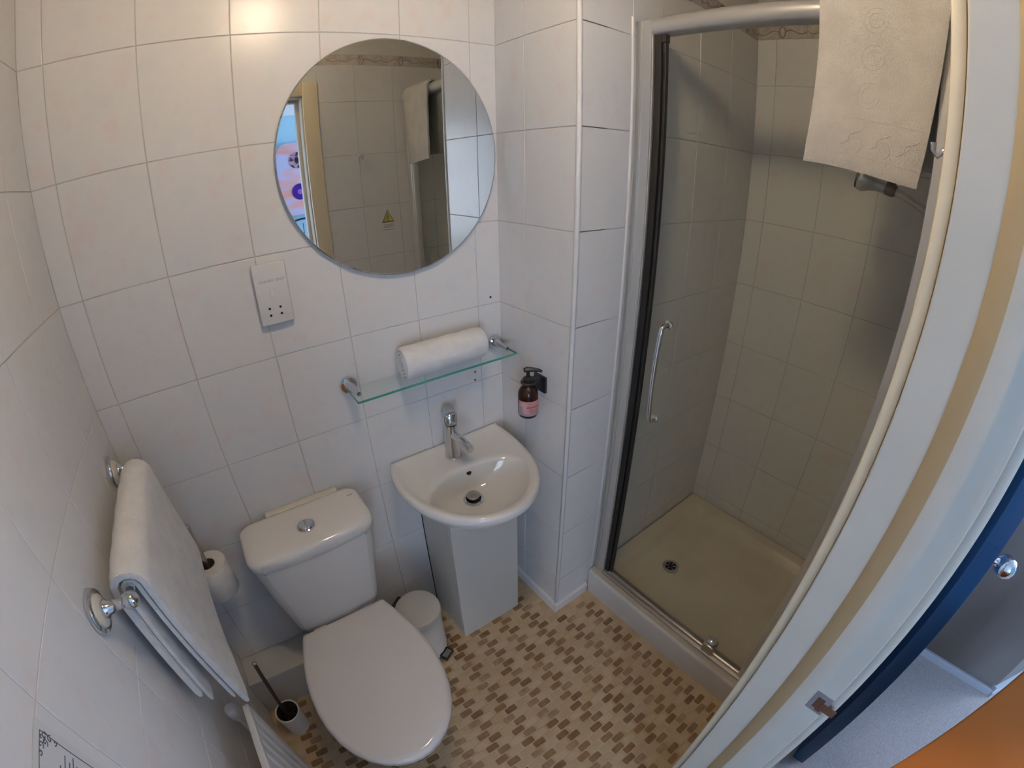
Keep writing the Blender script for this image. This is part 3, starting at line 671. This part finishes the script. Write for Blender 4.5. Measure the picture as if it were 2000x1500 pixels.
cb = [dshape(0.128, -0.045, -0.150, -0.176, 0.386), dshape(0.136, -0.035, -0.158, -0.185, 0.393), dshape(0.141, -0.030, -0.160, -0.188, 0.42), dshape(0.158, -0.026, -0.166, -0.192, 0.55), dshape(0.171, -0.024, -0.172, -0.194, 0.66), dshape(0.1745, -0.022, -0.176, -0.195, 0.706)]
part(t, 'cistern', loft(cb), 'ceramic', 50)
cl = part(t, 'cistern_lid', loft([dshape(0.1755, -0.021, -0.1765, -0.1955, 0.707, r=0.034), dshape(0.1795, -0.018, -0.179, -0.198, 0.7115, r=0.034), dshape(0.181, -0.017, -0.180, -0.199, 0.733, r=0.034), dshape(0.178, -0.019, -0.177, -0.196, 0.744, r=0.034), dshape(0.170, -0.025, -0.169, -0.187, 0.7495, r=0.034), dshape(0.150, -0.038, -0.150, -0.167, 0.7505, r=0.034)]), 'ceramic', 50)
bz = 0.7503
fb = part(t, 'flush_button', lathe([(0.0255, 0.0), (0.0255, 0.003), (0.0235, 0.0045), (0.0215, 0.0035)], (0.397, -0.120, bz), n=28, cap=True), 'chrome', 40)
for s in (-1, 1):
    half = [(0.397 + s * (0.001 + 0.0190 * math.cos(a)), -0.120 + 0.0190 * math.sin(a)) for a in [-math.pi / 2 + math.pi * k / 14 for k in range(15)]]
    cxm = sum(p[0] for p in half) / 15; cym = -0.120
    part(fb, 'half_button', loft([[(x, y, bz + 0.003) for x, y in half], [(x, y, bz + 0.0058) for x, y in half], [(cxm + (x - cxm) * 0.8, cym + (y - cym) * 0.8, bz + 0.0082) for x, y in half], [(cxm + (x - cxm) * 0.3, cym + (y - cym) * 0.3, bz + 0.009) for x, y in half]]), 'chrome', 60)
part(cl, 'maker_mark', box(0.537, 0.553, -0.066, -0.062, 0.7503, 0.7508), 'ink_grey')
part(t, 'wall_sealant', box(0.300, 0.520, -0.022, -0.001, 0.70, 0.752, 0.003), 'cream_plastic')
prof_l = [(-0.2010, 0.128), (-0.2050, 0.135), (-0.225, 0.1415), (-0.26, 0.1525), (-0.31, 0.1655), (-0.36, 0.1750), (-0.41, 0.1800), (-0.46, 0.1795), (-0.51, 0.1730), (-0.56, 0.1590), (-0.60, 0.1400), (-0.635, 0.1150), (-0.66, 0.0870), (-0.677, 0.0570), (-0.687, 0.0270)]
def egg(s, dz, z, yc=-0.43):
    L_ = [(TX - hw, y) for y, hw in prof_l]; Rr = [(TX + hw, y) for y, hw in prof_l]
    o = L_ + [(TX, -0.690)] + Rr[::-1]
    return [(TX + (x - TX) * s, yc + (y - yc) * s, z) for x, y in o]
part(t, 'pan', loft([egg(0.60, 0, 0.001, -0.30), egg(0.60, 0, 0.03, -0.30), egg(0.585, 0, 0.10, -0.29), egg(0.62, 0, 0.20, -0.31), egg(0.80, 0, 0.30, -0.36), egg(0.93, 0, 0.36, -0.42), egg(0.965, 0, 0.392, -0.43), egg(0.95, 0, 0.398, -0.43)]), 'ceramic', 50)
part(t, 'pan_shelf', box(TX - 0.115, TX + 0.115, -0.235, -0.05, 0.30, 0.387, 0.02, 3), 'ceramic', 50)
part(t, 'seat', loft([egg(0.965, 0, 0.399), egg(0.985, 0, 0.402), egg(0.985, 0, 0.412), egg(0.975, 0, 0.4145)]), 'seat_plastic', 40)
def dome(s, z):
    return [(x, y, z + (0.004 * (1 - ((y + 0.44) / 0.26) ** 2) if s < 0.99 else 0)) for x, y, z in egg(s, 0, z)]
part(t, 'lid', loft([egg(0.985, 0, 0.4155), egg(1.0, 0, 0.418), egg(1.0, 0, 0.427), egg(0.992, 0, 0.4325), dome(0.972, 0.4360), dome(0.93, 0.4375), dome(0.80, 0.4385), dome(0.6, 0.4395), dome(0.35, 0.4402), dome(0.12, 0.4405)]), 'seat_plastic', 60)
for s in (-1, 1):
    part(t, 'hinge', tube([(TX + s * 0.075 - 0.02, -0.2035, 0.424), (TX + s * 0.075 + 0.02, -0.2035, 0.424)], 0.009, 14), 'seat_plastic' if s < 0 else 'chrome', 50)

# ---------------------------------------------------------------- pedal bin
PBX, PBY = 0.637, -0.164
t = thing('pedal_bin', 'small white round pedal bin between toilet and basin pedestal', 'bin', (PBX, PBY, 0.0))
part(t, 'body', lathe([(0.074, 0.004), (0.0805, 0.008), (0.0805, 0.014), (0.0775, 0.018), (0.0775, 0.222), (0.076, 0.226)], (PBX, PBY, 0), n=40), 'bin_white', 40)
part(t, 'base_ring', lathe([(0.076, 0.0005), (0.082, 0.002), (0.082, 0.010), (0.079, 0.012)], (PBX, PBY, 0), n=40), 'black_plastic', 40)
part(t, 'lid', lathe([(0.0795, 0.222), (0.0820, 0.224), (0.0820, 0.240), (0.079, 0.248), (0.066, 0.2525), (0.030, 0.2545), (0.002, 0.255)], (PBX, PBY, 0), n=40), 'bin_white', 50)
hd = Vector((-0.55, 0.83, 0)).normalized(); hp = Vector((PBX, PBY, 0)) + hd * 0.080; hs = Vector((-hd.y, hd.x, 0))
part(t, 'hinge_cover', loft([[tuple(hp + hs * (a * 0.032) + hd * (b * 0.016) + Vector((0, 0, z))) for a, b in ((-1, -0.4), (1, -0.4), (0.8, 1), (-0.8, 1))] for z in (0.19, 0.236)]), 'black_plastic', 40)
pd = Vector((0.44, -0.90, 0)).normalized(); pp = Vector((PBX, PBY, 0)); ps = Vector((-pd.y, pd.x, 0))
ped = part(t, 'pedal', loft([[tuple(pp + pd * d + ps * s_ + Vector((0, 0, z))) for d, s_ in ((0.076, -0.022), (0.108, -0.024), (0.108, 0.024), (0.076, 0.022))] for z in (0.008, 0.021)]), 'black_plastic')
part(ped, 'tread', loft([[tuple(pp + pd * d + ps * s_ + Vector((0, 0, z))) for d, s_ in ((0.085, -0.018), (0.105, -0.018), (0.105, 0.018), (0.085, 0.018))] for z in (0.021, 0.0225)]), 'brushed')

# ---------------------------------------------------------------- toilet brush in a white pot
QX, QY = 0.083, -0.222
t = thing('brush_pot', 'white cylindrical pot holding the toilet brush', 'pot', (QX, QY, 0.0))
part(t, 'pot_shell', loft([[(QX + r * math.cos(a), QY + r * math.sin(a), z) for a in [2 * math.pi * i / 32 for i in range(32)]] for r, z in ((0.036, 0.001), (0.040, 0.004), (0.0415, 0.05), (0.0435, 0.118), (0.043, 0.1215), (0.0385, 0.1215), (0.0375, 0.119))], True, False), 'ceramic', 50)
part(t, 'dark_liner', loft([[(QX + r * math.cos(a), QY + r * math.sin(a), z) for a in [2 * math.pi * i / 32 for i in range(32)]] for r, z in ((0.0376, 0.1195), (0.0366, 0.118), (0.034, 0.012), (0.002, 0.010))], False, True), 'pot_dark', 50)
t = thing('toilet_brush', 'dark metal toilet brush handle standing in the white pot', 'toilet brush', (QX, QY, 0.0125))
tb, tt = Vector((QX - 0.012, QY + 0.004, 0.055)), Vector((0.086, -0.186, 0.383))
part(t, 'handle', tube([tb, tb.lerp(tt, 0.5), tb.lerp(tt, 0.96), tt], [0.0065, 0.0062, 0.0062, 0.0050], 14), 'dark_metal', 50)
part(t, 'bristles', lathe([(0.010, 0.013), (0.024, 0.02), (0.027, 0.05), (0.020, 0.072), (0.008, 0.080)], (QX - 0.002, QY, 0), n=18), 'dark_hole', 50)
part(t, 'end_cap', lathe([(0.0072, 0.0), (0.0072, 0.006), (0.004, 0.0085)], tt - Vector((0, 0.0005, 0.004)), (tt - tb), 14), 'brushed', 50)

# ---------------------------------------------------------------- towel rail and towel on the left wall
RX, RZ = 0.066, 1.068
t = thing('towel_rail', 'chrome towel rail with cream rosettes on the left wall', 'towel rail', (0.03, -0.30, 1.03))
part(t, 'bar', tube([(RX, -0.085, RZ), (RX, -0.510, RZ)], 0.0085, 16), 'chrome', 50)
for y in (-0.085, -0.510):
    br = part(t, 'bracket', lathe([(0.0375, 0.0003), (0.0385, 0.004), (0.0365, 0.009), (0.031, 0.0105), (0.0285, 0.0085)], (0, y, RZ), (1, 0, 0), 32), 'chrome', 50)
    part(br, 'rosette', lathe([(0.0285, 0.0085), (0.0275, 0.0125), (0.020, 0.0155), (0.014, 0.0165)], (0, y, RZ), (1, 0, 0), 32), 'cream_plastic', 50, 'cream rosette inside the chrome ring')
    part(br, 'stem', lathe([(0.0155, 0.015), (0.0165, 0.019), (0.0150, 0.023), (0.0120, 0.026), (0.0095, 0.045), (0.0090, 0.052), (0.0125, 0.055), (0.0150, 0.060), (0.0155, 0.066), (0.0140, 0.073), (0.009, 0.079), (0.002, 0.0815)], (0, y, RZ), (1, 0, 0), 24), 'chrome', 60)
def sheet(path_fn, ns, ny, th):
    """cloth of thickness th: path_fn(s, q) -> (point, outward normal)"""
    O, I = [], []
    for q in range(ny + 1):
        ro, ri = [], []
        for s in range(ns + 1):
            p, n_ = path_fn(s / ns, q / ny)
            e = min(s, ns - s) / ns; eq = min(q, ny - q) / ny
            k = min(1.0, 0.55 + e * 34) * min(1.0, 0.62 + eq * 12)
            ro.append(p + n_ * th / 2 * k); ri.append(p - n_ * th / 2 * k)
        O.append(ro); I.append(ri)
    rings = [o + i[::-1] for o, i in zip(O, I)]
    V, F = loft(rings, False, False)
    N = len(rings[0]); h = ns + 1
    for base in (0, ny * N):
        for s in range(ns): F.append([base + s, base + s + 1, base + N - 2 - s, base + N - 1 - s])
    return V, F
def hung(rad, zf0, zf1, zb, y0, y1, cx, cz, flare_f, flare_b, wob=0.0):
    """U-shaped drape over a bar: zb back hem, zf0..zf1 front hem from far (y0) to near (y1)"""
    def fn(s, q):
        y = y0 + (y1 - y0) * q
        zf = zf0 + (zf1 - zf0) * q
        lb, la, lf = cz - zb, math.pi * rad, cz - zf
        d = s * (lb + la + lf)
        if d < lb:
            k = 1 - d / lb
            return Vector((cx - rad - flare_b * k, y, cz - (lb - d))), Vector((-1, 0, 0))
        d -= lb
        if d < la:
            a = math.pi - d / rad
            return Vector((cx + rad * math.cos(a), y, cz + rad * math.sin(a))), Vector((math.cos(a), 0, math.sin(a)))
        d -= la; k = d / lf
        ww = wob * math.sin(k * 3.0 + q * 5.0) * k
        return Vector((cx + rad + flare_f * k + ww, y + (0.012 * k * (1 - q)), cz - d)), Vector((1, 0, 0))
    return fn
t = thing('folded_bath_towel', 'white folded bath towel draped over the chrome towel rail', 'towel', (RX, -0.30, 0.655))
part(t, 'outer_fold', sheet(hung(0.0275, 0.80, 0.655, 0.735, -0.120, -0.484, RX, RZ, 0.012, 0.004, 0.003), 60, 16, 0.020), 'terry', 60)
part(t, 'inner_fold', sheet(hung(0.0128, 0.83, 0.685, 0.705, -0.124, -0.480, RX, RZ, 0.010, 0.006, 0.002), 60, 16, 0.0125), 'terry', 60)

# ---------------------------------------------------------------- toilet roll on a wall holder by the corner
HX, HY = 0.108, -0.098
t = thing('roll_holder', 'metal upright toilet roll holder beside the cistern', 'roll holder', (HX, HY, 0.61))
part(t, 'rod', tube([(HX, HY, 0.618), (HX, HY, 0.855), (HX, HY, 0.866)], [0.0058, 0.0058, 0.0052], 12), 'brushed', 50)
part(t, 'rod_tip', lathe([(0.005, -0.010), (0.0078, -0.006), (0.0082, 0.0), (0.006, 0.006), (0.001, 0.008)], (HX, HY, 0.867), n=14), 'brushed', 50)
part(t, 'arm', merge(tube([(0.002, HY, 0.621), (HX, HY, 0.621)], 0.0052, 12), lathe([(0.044, 0.621), (0.045, 0.623), (0.044, 0.6255), (0.002, 0.6265)], (HX, HY, 0), n=28)), 'chrome', 50)
part(t, 'wall_rose', lathe([(0.022, 0.0003), (0.022, 0.004), (0.018, 0.007), (0.006, 0.008)], (0, HY, 0.621), (1, 0, 0), 24), 'chrome', 50)
t = thing('toilet_roll', 'white toilet roll standing on the upright holder', 'toilet roll', (HX, HY, 0.6275))
part(t, 'paper', loft([[(HX + r * math.cos(a), HY + r * math.sin(a), z) for a in [2 * math.pi * i / 40 for i in range(40)]] for r, z in ((0.022, 0.629), (0.050, 0.6275), (0.0525, 0.630), (0.0525, 0.730), (0.0505, 0.7335), (0.022, 0.7335), (0.0215, 0.732), (0.0215, 0.629))], False, False), 'tissue', 50)
part(t, 'cardboard_core', loft([[(HX + r * math.cos(a), HY + r * math.sin(a), z) for a in [2 * math.pi * i / 28 for i in range(28)]] for r, z in ((0.0214, 0.630), (0.0214, 0.733), (0.0202, 0.733), (0.0202, 0.630))], False, False), 'cardboard', 50)

# ---------------------------------------------------------------- radiator under the towel, notice on the left wall
t = thing('radiator', 'white ribbed panel radiator on the left wall below the towel', 'radiator', (0.075, -0.75, 0.10))
ribs = []; y = -0.475; n_r = 0
pr = []
RY0, RY1 = -0.472, -1.04
N_ = 17; stp = (RY0 - RY1) / N_
for k in range(N_):
    a = RY0 - k * stp
    pr += [(0.0985, a - 0.002), (0.0985, a - stp * 0.52), (0.0935, a - stp * 0.64), (0.0935, a - stp * 0.90)]
outline = [(0.085, RY0)] + pr + [(0.085, RY1)]
part(t, 'panel', prism(outline, 2, 0.115, 0.612), 'radiator_paint', 35)
part(t, 'top_edge', box(0.083, 0.0995, RY1, RY0, 0.609, 0.628, 0.004, 3), 'radiator_paint', 40)
part(t, 'side_edge', box(0.083, 0.0985, RY0 - 0.002, RY0 + 0.004, 0.115, 0.626, 0.003), 'radiator_paint', 40)
vv = part(t, 'valve', lathe([(0.011, 0.0), (0.011, 0.012), (0.0155, 0.016), (0.0165, 0.04), (0.0135, 0.048), (0.003, 0.05)], (0.050, -0.452, 0.556), (-0.1, 0.15, 1), 18), 'white_plastic', 50)
part(t, 'pipe', tube([(0.050, -0.452, 0.556), (0.050, -0.452, 0.002)], 0.0075, 12), 'radiator_paint', 50)
for yy in (-0.60, -0.95): part(t, 'wall_bracket', box(0.0005, 0.086, yy, yy + 0.02, 0.30, 0.36), 'radiator_paint')
NY1, NY0, NZ1, NZ0 = -0.772, -0.985, 1.190, 0.890
t = thing('paper_notice', 'white notice with ornate printed border on the left wall', 'notice', (0.001, (NY0 + NY1) / 2, NZ0))
sheet_ = part(t, 'sheet', box(0.0004, 0.0018, NY0, NY1, NZ0, NZ1), 'paper')
iy1, iz1, iy0, iz0 = NY1 - 0.011, NZ1 - 0.009, NY0 + 0.011, NZ0 + 0.009
lw = 0.0011
part(sheet_, 'printed_border', merge(box(0.0018, 0.0021, iy0, iy1, iz1 - lw, iz1), box(0.0018, 0.0021, iy0, iy1, iz0, iz0 + lw), box(0.0018, 0.0021, iy1 - lw, iy1, iz0, iz1), box(0.0018, 0.0021, iy0, iy0 + lw, iz0, iz1)), 'ink')
for sy, sz, cy_, cz_ in ((-1, -1, iy1, iz1), (1, -1, iy0, iz1)):
    gs = []
    def sp(y0, z0, r0, tn, dirn):
        return tube([(0.0019, cy_ + sy * (y0 + r0 * (1 - k / 18) * math.cos(dirn + k / 18 * tn)), cz_ + sz * (z0 + r0 * (1 - k / 18) * math.sin(dirn + k / 18 * tn))) for k in range(18)], 0.0008, 5)
    gs += [sp(0.008, 0.004, 0.006, 7, 0), sp(0.004, 0.009, 0.006, 7, 2), sp(0.017, 0.003, 0.005, 7, 1), sp(0.003, 0.018, 0.005, 7, 3), sp(0.011, 0.010, 0.005, 8, 1), sp(0.026, 0.0025, 0.004, 6, 0), sp(0.0025, 0.027, 0.004, 6, 0)]
    part(sheet_, 'corner_flourish', merge(*gs), 'ink', 60)
gs = []
for z, y1 in ((1.145, -0.809), (1.1365, -0.793), (1.1285, -0.798), (1.1215, -0.789), (1.115, -0.797)):
    gs.append(box(0.0018, 0.0021, -0.842, y1, z - 0.0008, z + 0.0008))
part(sheet_, 'printed_strokes', merge(*gs), 'ink')

# ---------------------------------------------------------------- shower: tray, frame, door
t = thing('shower_tray', 'cream shower tray with raised rim', 'shower tray', (1.68, -0.70, 0.0))
TX0, TX1, TY0, TY1 = 1.305, XF - 0.0015, YD + 0.0015, YE - 0.0015
def trr(i, r, z): return [(x, y, z) for x, y in rrect(TX0 + i, TX1 - i, TY0 + i, TY1 - i, r, 6)]
part(t, 'tray_body', loft([trr(0.004, 0.010, 0.0005), trr(0.002, 0.010, 0.05), trr(0.0, 0.010, 0.118), trr(0.002, 0.010, 0.127), trr(0.008, 0.012, 0.131)], True, False), 'tray_skirt', 50)
part(t, 'tray_basin', loft([trr(0.008, 0.012, 0.131), trr(0.052, 0.03, 0.131), trr(0.060, 0.035, 0.128), trr(0.072, 0.045, 0.105), trr(0.085, 0.05, 0.094), trr(0.12, 0.05, 0.089), trr(0.25, 0.03, 0.085)], False, True), 'tray', 50)
dr = part(t, 'drain', lathe([(0.036, 0.0), (0.035, 0.003), (0.026, 0.004), (0.024, 0.0025)], (1.612, -0.528, 0.0865), n=28), 'brushed', 40)
part(dr, 'grate', lathe([(0.0235, 0.0), (0.0235, 0.0032), (0.010, 0.0034), (0.010, 0.0030)], (1.612, -0.528, 0.0865), n=24), 'dark_hole', 40)
for k in range(6):
    a = k * math.pi / 3
    part(dr, 'grate_spoke', tube([(1.612 + 0.009 * math.cos(a), -0.528 + 0.009 * math.sin(a), 0.0905), (1.612 + 0.023 * math.cos(a), -0.528 + 0.023 * math.sin(a), 0.0905)], 0.0016, 6), 'brushed')
FX = 1.352
t = thing('shower_enclosure', 'silver framed shower enclosure standing on the tray', 'shower enclosure', (FX, -0.70, 0.131))
YA, YZ = YE - 0.0005, YD + 0.002
part(t, 'post', merge(box(FX - 0.012, FX + 0.026, YA - 0.052, YA, 0.1312, 1.976, 0.002), box(FX - 0.0155, FX - 0.011, YA - 0.020, YA - 0.014, 0.1312, 1.974, 0.001), box(FX - 0.0155, FX - 0.011, YA - 0.050, YA - 0.044, 0.1312, 1.974, 0.001)), 'silver_frame')
part(t, 'post', merge(box(FX - 0.012, FX + 0.026, YZ, YZ + 0.040, 0.1312, 1.930, 0.002), box(FX - 0.010, FX + 0.020, YZ + 0.040, YZ + 0.058, 0.1312, 1.930, 0.002)), 'silver_frame')
rp = [(FX + 0.024, 1.932), (FX - 0.006, 1.932), (FX - 0.016, 1.938), (FX - 0.021, 1.948), (FX - 0.021, 1.960), (FX - 0.016, 1.971), (FX - 0.006, 1.978), (FX + 0.008, 1.980), (FX + 0.024, 1.978)]
part(t, 'top_rail', loft([[(x, y_, z) for x, z in rp] for y_ in (YZ, YA - 0.0525)]), 'silver_frame', 50)
part(t, 'bottom_rail', loft([[(x, y_, z) for x, z in ((FX - 0.018, 0.1312), (FX - 0.018, 0.139), (FX - 0.013, 0.143), (FX - 0.008, 0.143), (FX - 0.006, 0.152), (FX - 0.001, 0.154), (FX + 0.001, 0.146), (FX + 0.012, 0.146), (FX + 0.015, 0.151), (FX + 0.021, 0.151), (FX + 0.026, 0.145), (FX + 0.026, 0.1312))] for y_ in (YZ + 0.04, YA - 0.052)]), 'brushed', 35)
t = thing('shower_door', 'clear glass shower door with bowed handle and black seal', 'shower door', (FX, -0.70, 0.152))
GY0, GY1 = YZ + 0.062, -0.388
gp = part(t, 'glass_pane', box(FX + 0.0015, FX + 0.0065, GY0, GY1 - 0.004, 0.157, 1.931), 'shower_glass')
part(t, 'seal_strip', box(FX - 0.008, FX + 0.012, GY1 - 0.014, GY1 + 0.006, 0.150, 1.931, 0.001), 'black_rubber')
part(t, 'edge_profile', box(FX - 0.002, FX + 0.010, GY1 - 0.024, GY1 - 0.014, 0.150, 1.915, 0.001), 'black_plastic')
part(t, 'corner_block', box(FX - 0.006, FX + 0.012, GY1 - 0.026, GY1 + 0.006, 1.912, 1.932, 0.001), 'black_plastic')
hy = -0.478
hg = tube([(FX + 0.001, hy, 1.196), (FX - 0.022, hy + 0.001, 1.196)] + bez((FX - 0.030, hy + 0.001, 1.190), (FX - 0.043, hy + 0.002, 1.12), (FX - 0.043, hy + 0.002, 0.98), (FX - 0.030, hy + 0.001, 0.910), 14) + [(FX - 0.022, hy + 0.001, 0.904), (FX + 0.001, hy, 0.904)], [0.0075, 0.0075] + [0.0068] * 15 + [0.0075, 0.0075], 12)
hd_ = part(t, 'handle', hg, 'chrome', 50)
for z in (1.196, 0.904):
    part(hd_, 'boss', lathe([(0.0125, 0.0), (0.0125, 0.006), (0.010, 0.008)], (FX + 0.0012, hy, z), (-1, 0, 0), 18), 'chrome', 40)
pv = part(t, 'pivot_block', box(FX - 0.026, FX + 0.018, -0.912, -0.868, 0.1545, 0.200, 0.006, 3), 'brushed', 40)
part(pv, 'pivot_cap', lathe([(0.017, 0.0), (0.0195, 0.004), (0.0175, 0.014), (0.011, 0.020), (0.001, 0.022)], (FX - 0.004, -0.890, 0.199), n=20), 'chrome', 50)
# shower head on its arm
t = thing('overhead_shower', 'grey shower head on a curved arm behind the hanging towel', 'shower', (1.72, -0.95, 1.56))
HD = Vector((1.700, -0.845, 1.633)); ad = Vector((0.02, -0.95, -0.22)).normalized()
part(t, 'head', lathe([(0.030, -0.036), (0.036, -0.030), (0.036, -0.018), (0.026, 0.0), (0.019, 0.022), (0.016, 0.05)], HD, ad, 24), 'silver_frame', 50)
part(t, 'spray_face', lathe([(0.033, -0.0385), (0.033, -0.034)], HD, ad, 24), 'dark_metal', 40)
e = HD + ad * 0.048
part(t, 'swivel', lathe([(0.015, -0.012), (0.019, -0.006), (0.019, 0.012), (0.014, 0.02)], e, ad, 18), 'dark_metal', 50)
part(t, 'arm', tube(bez(e, e + ad * 0.06, (1.715, -1.02, 1.575), (1.715, YD + 0.004, 1.545), 12), 0.0105, 14), 'silver_frame', 60)
part(t, 'wall_flange', lathe([(0.030, 0.0), (0.030, 0.005), (0.020, 0.011)], (1.715, YD + 0.0003, 1.545), (0, 1, 0), 24), 'chrome', 50)

# ---------------------------------------------------------------- towel over the shower rail
def rail_towel():
    y0, y1 = -0.797, -1.046
    cx, cz, rad = FX + 0.001, 1.961, 0.0285
    def fn(s, q):
        zf, zb = 1.630 + 0.010 * math.cos(q * 2.6), 1.66
        lb, la, lf = cz - zb, math.pi * rad, cz - zf
        d = s * (lb + la + lf)
        if d < lb:
            k = 1 - d / lb; y = y0 + (y1 - y0) * q
            return Vector((cx + rad + 0.004 * k, y, cz - (lb - d))), Vector((1, 0, 0))
        d -= lb
        if d < la:
            a = d / rad; y = y0 + (y1 - y0) * q
            return Vector((cx + rad * math.cos(a), y, cz + rad * math.sin(a))), Vector((math.cos(a), 0, math.sin(a)))
        d -= la; k = d / lf
        a0 = y0 + 0.022 * max(0, k - 0.25) ** 1.3; a1 = y1 + 0.042 * k ** 0.9
        y = a0 + (a1 - a0) * q
        wv = 0.0028 * math.sin(q * 9 + k) * k + 0.006 * max(0, 0.13 - q) / 0.13 * k
        return Vector((cx - rad - 0.004 * k - wv, y, cz - d)), Vector((-1, 0, 0))
    return fn
FT = rail_towel()
t = thing('hanging_hand_towel', 'white embossed towel hanging over the shower top rail', 'towel', (FX - 0.03, -0.92, 1.625))
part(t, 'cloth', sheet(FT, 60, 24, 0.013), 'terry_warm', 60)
def on_towel(k, q, off):
    """point on the front drape: k down the drop, q across"""
    cz, rad, zb = 1.961, 0.0285, 1.66
    zf = 1.630 + 0.010 * math.cos(q * 2.6); tot = (cz - zb) + math.pi * rad + (cz - zf)
    p, n_ = FT(((cz - zb) + math.pi * rad + k * (cz - zf)) / tot, q)
    return p + n_ * off
gs = []
for kc in (0.12, 0.34, 0.56):
    for rad_k, rad_q in ((0.075, 0.095), (0.045, 0.055)):
        gs.append(tube([on_towel(kc + rad_k * math.sin(a), 0.46 + rad_q * math.cos(a), 0.0058) for a in [5.2 * i / 20 for i in range(21)]], 0.0015, 6))
for i in range(3):
    gs.append(tube([on_towel(0.86 - 0.10 * j / 8, 0.30 + 0.24 * i + 0.14 * (j / 8) + 0.02 * math.sin(j), 0.0058) for j in range(9)], 0.0015, 6))
    gs.append(tube([on_towel(0.85 - 0.045 * math.sin(a) - 0.0, 0.42 + 0.24 * i - 0.06 * math.cos(a), 0.0058) for a in [4.4 * j / 12 for j in range(13)] if 0.42 + 0.24 * i - 0.06 * math.cos(a) < 0.98], 0.0016, 6))
for kk in (0.70, 0.91): gs.append(tube([on_towel(kk, 0.25 + 0.72 * j / 12, 0.0058) for j in range(13)], 0.0015, 6))
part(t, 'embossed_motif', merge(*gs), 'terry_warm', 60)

# ---------------------------------------------------------------- hook and warning sticker on the door wall
t = thing('coat_hook', 'small chrome hook on the tiles beside the doorway', 'hook', (1.10, YD, 1.65))
part(t, 'plate', lathe([(0.011, 0.0003), (0.011, 0.003), (0.008, 0.005)], (1.10, YD, 1.682), (0, 1, 0), 18), 'chrome', 40)
part(t, 'prong', tube([(1.10, YD + 0.004, 1.682), (1.10, YD + 0.022, 1.676), (1.10, YD + 0.034, 1.664), (1.10, YD + 0.040, 1.672), (1.10, YD + 0.041, 1.682)], [0.005, 0.0045, 0.0042, 0.0042, 0.005], 10), 'chrome', 60)
t = thing('warning_sticker', 'yellow triangle warning sticker with exclamation mark on the door-wall tiles', 'sticker', (1.215, YD, 1.30))
def tri(s, y0, y1, cx=1.215, cz=1.374):
    p = [(cx, cz + s), (cx - s * 0.92, cz - s * 0.75), (cx + s * 0.92, cz - s * 0.75)]
    return loft([[(x, y0, z) for x, z in p], [(x, y1, z) for x, z in p]])
part(t, 'black_triangle', tri(0.036, YD + 0.0003, YD + 0.0008), 'ink')
part(t, 'yellow_triangle', tri(0.0295, YD + 0.0008, YD + 0.0011), 'sticker_yellow')
part(t, 'exclamation_mark', text_geo('!', 0.044, (1.215, YD + 0.0012, 1.368), (-1, 0, 0), (0, 0, 1), 0.0002), 'ink')
part(t, 'text_lines', merge(*[box(1.215 - wd, 1.215 + wd, YD + 0.0003, YD + 0.0006, z, z + 0.003) for wd, z in ((0.026, 1.334), (0.030, 1.327), (0.022, 1.320), (0.032, 1.309))]), 'ink_grey')
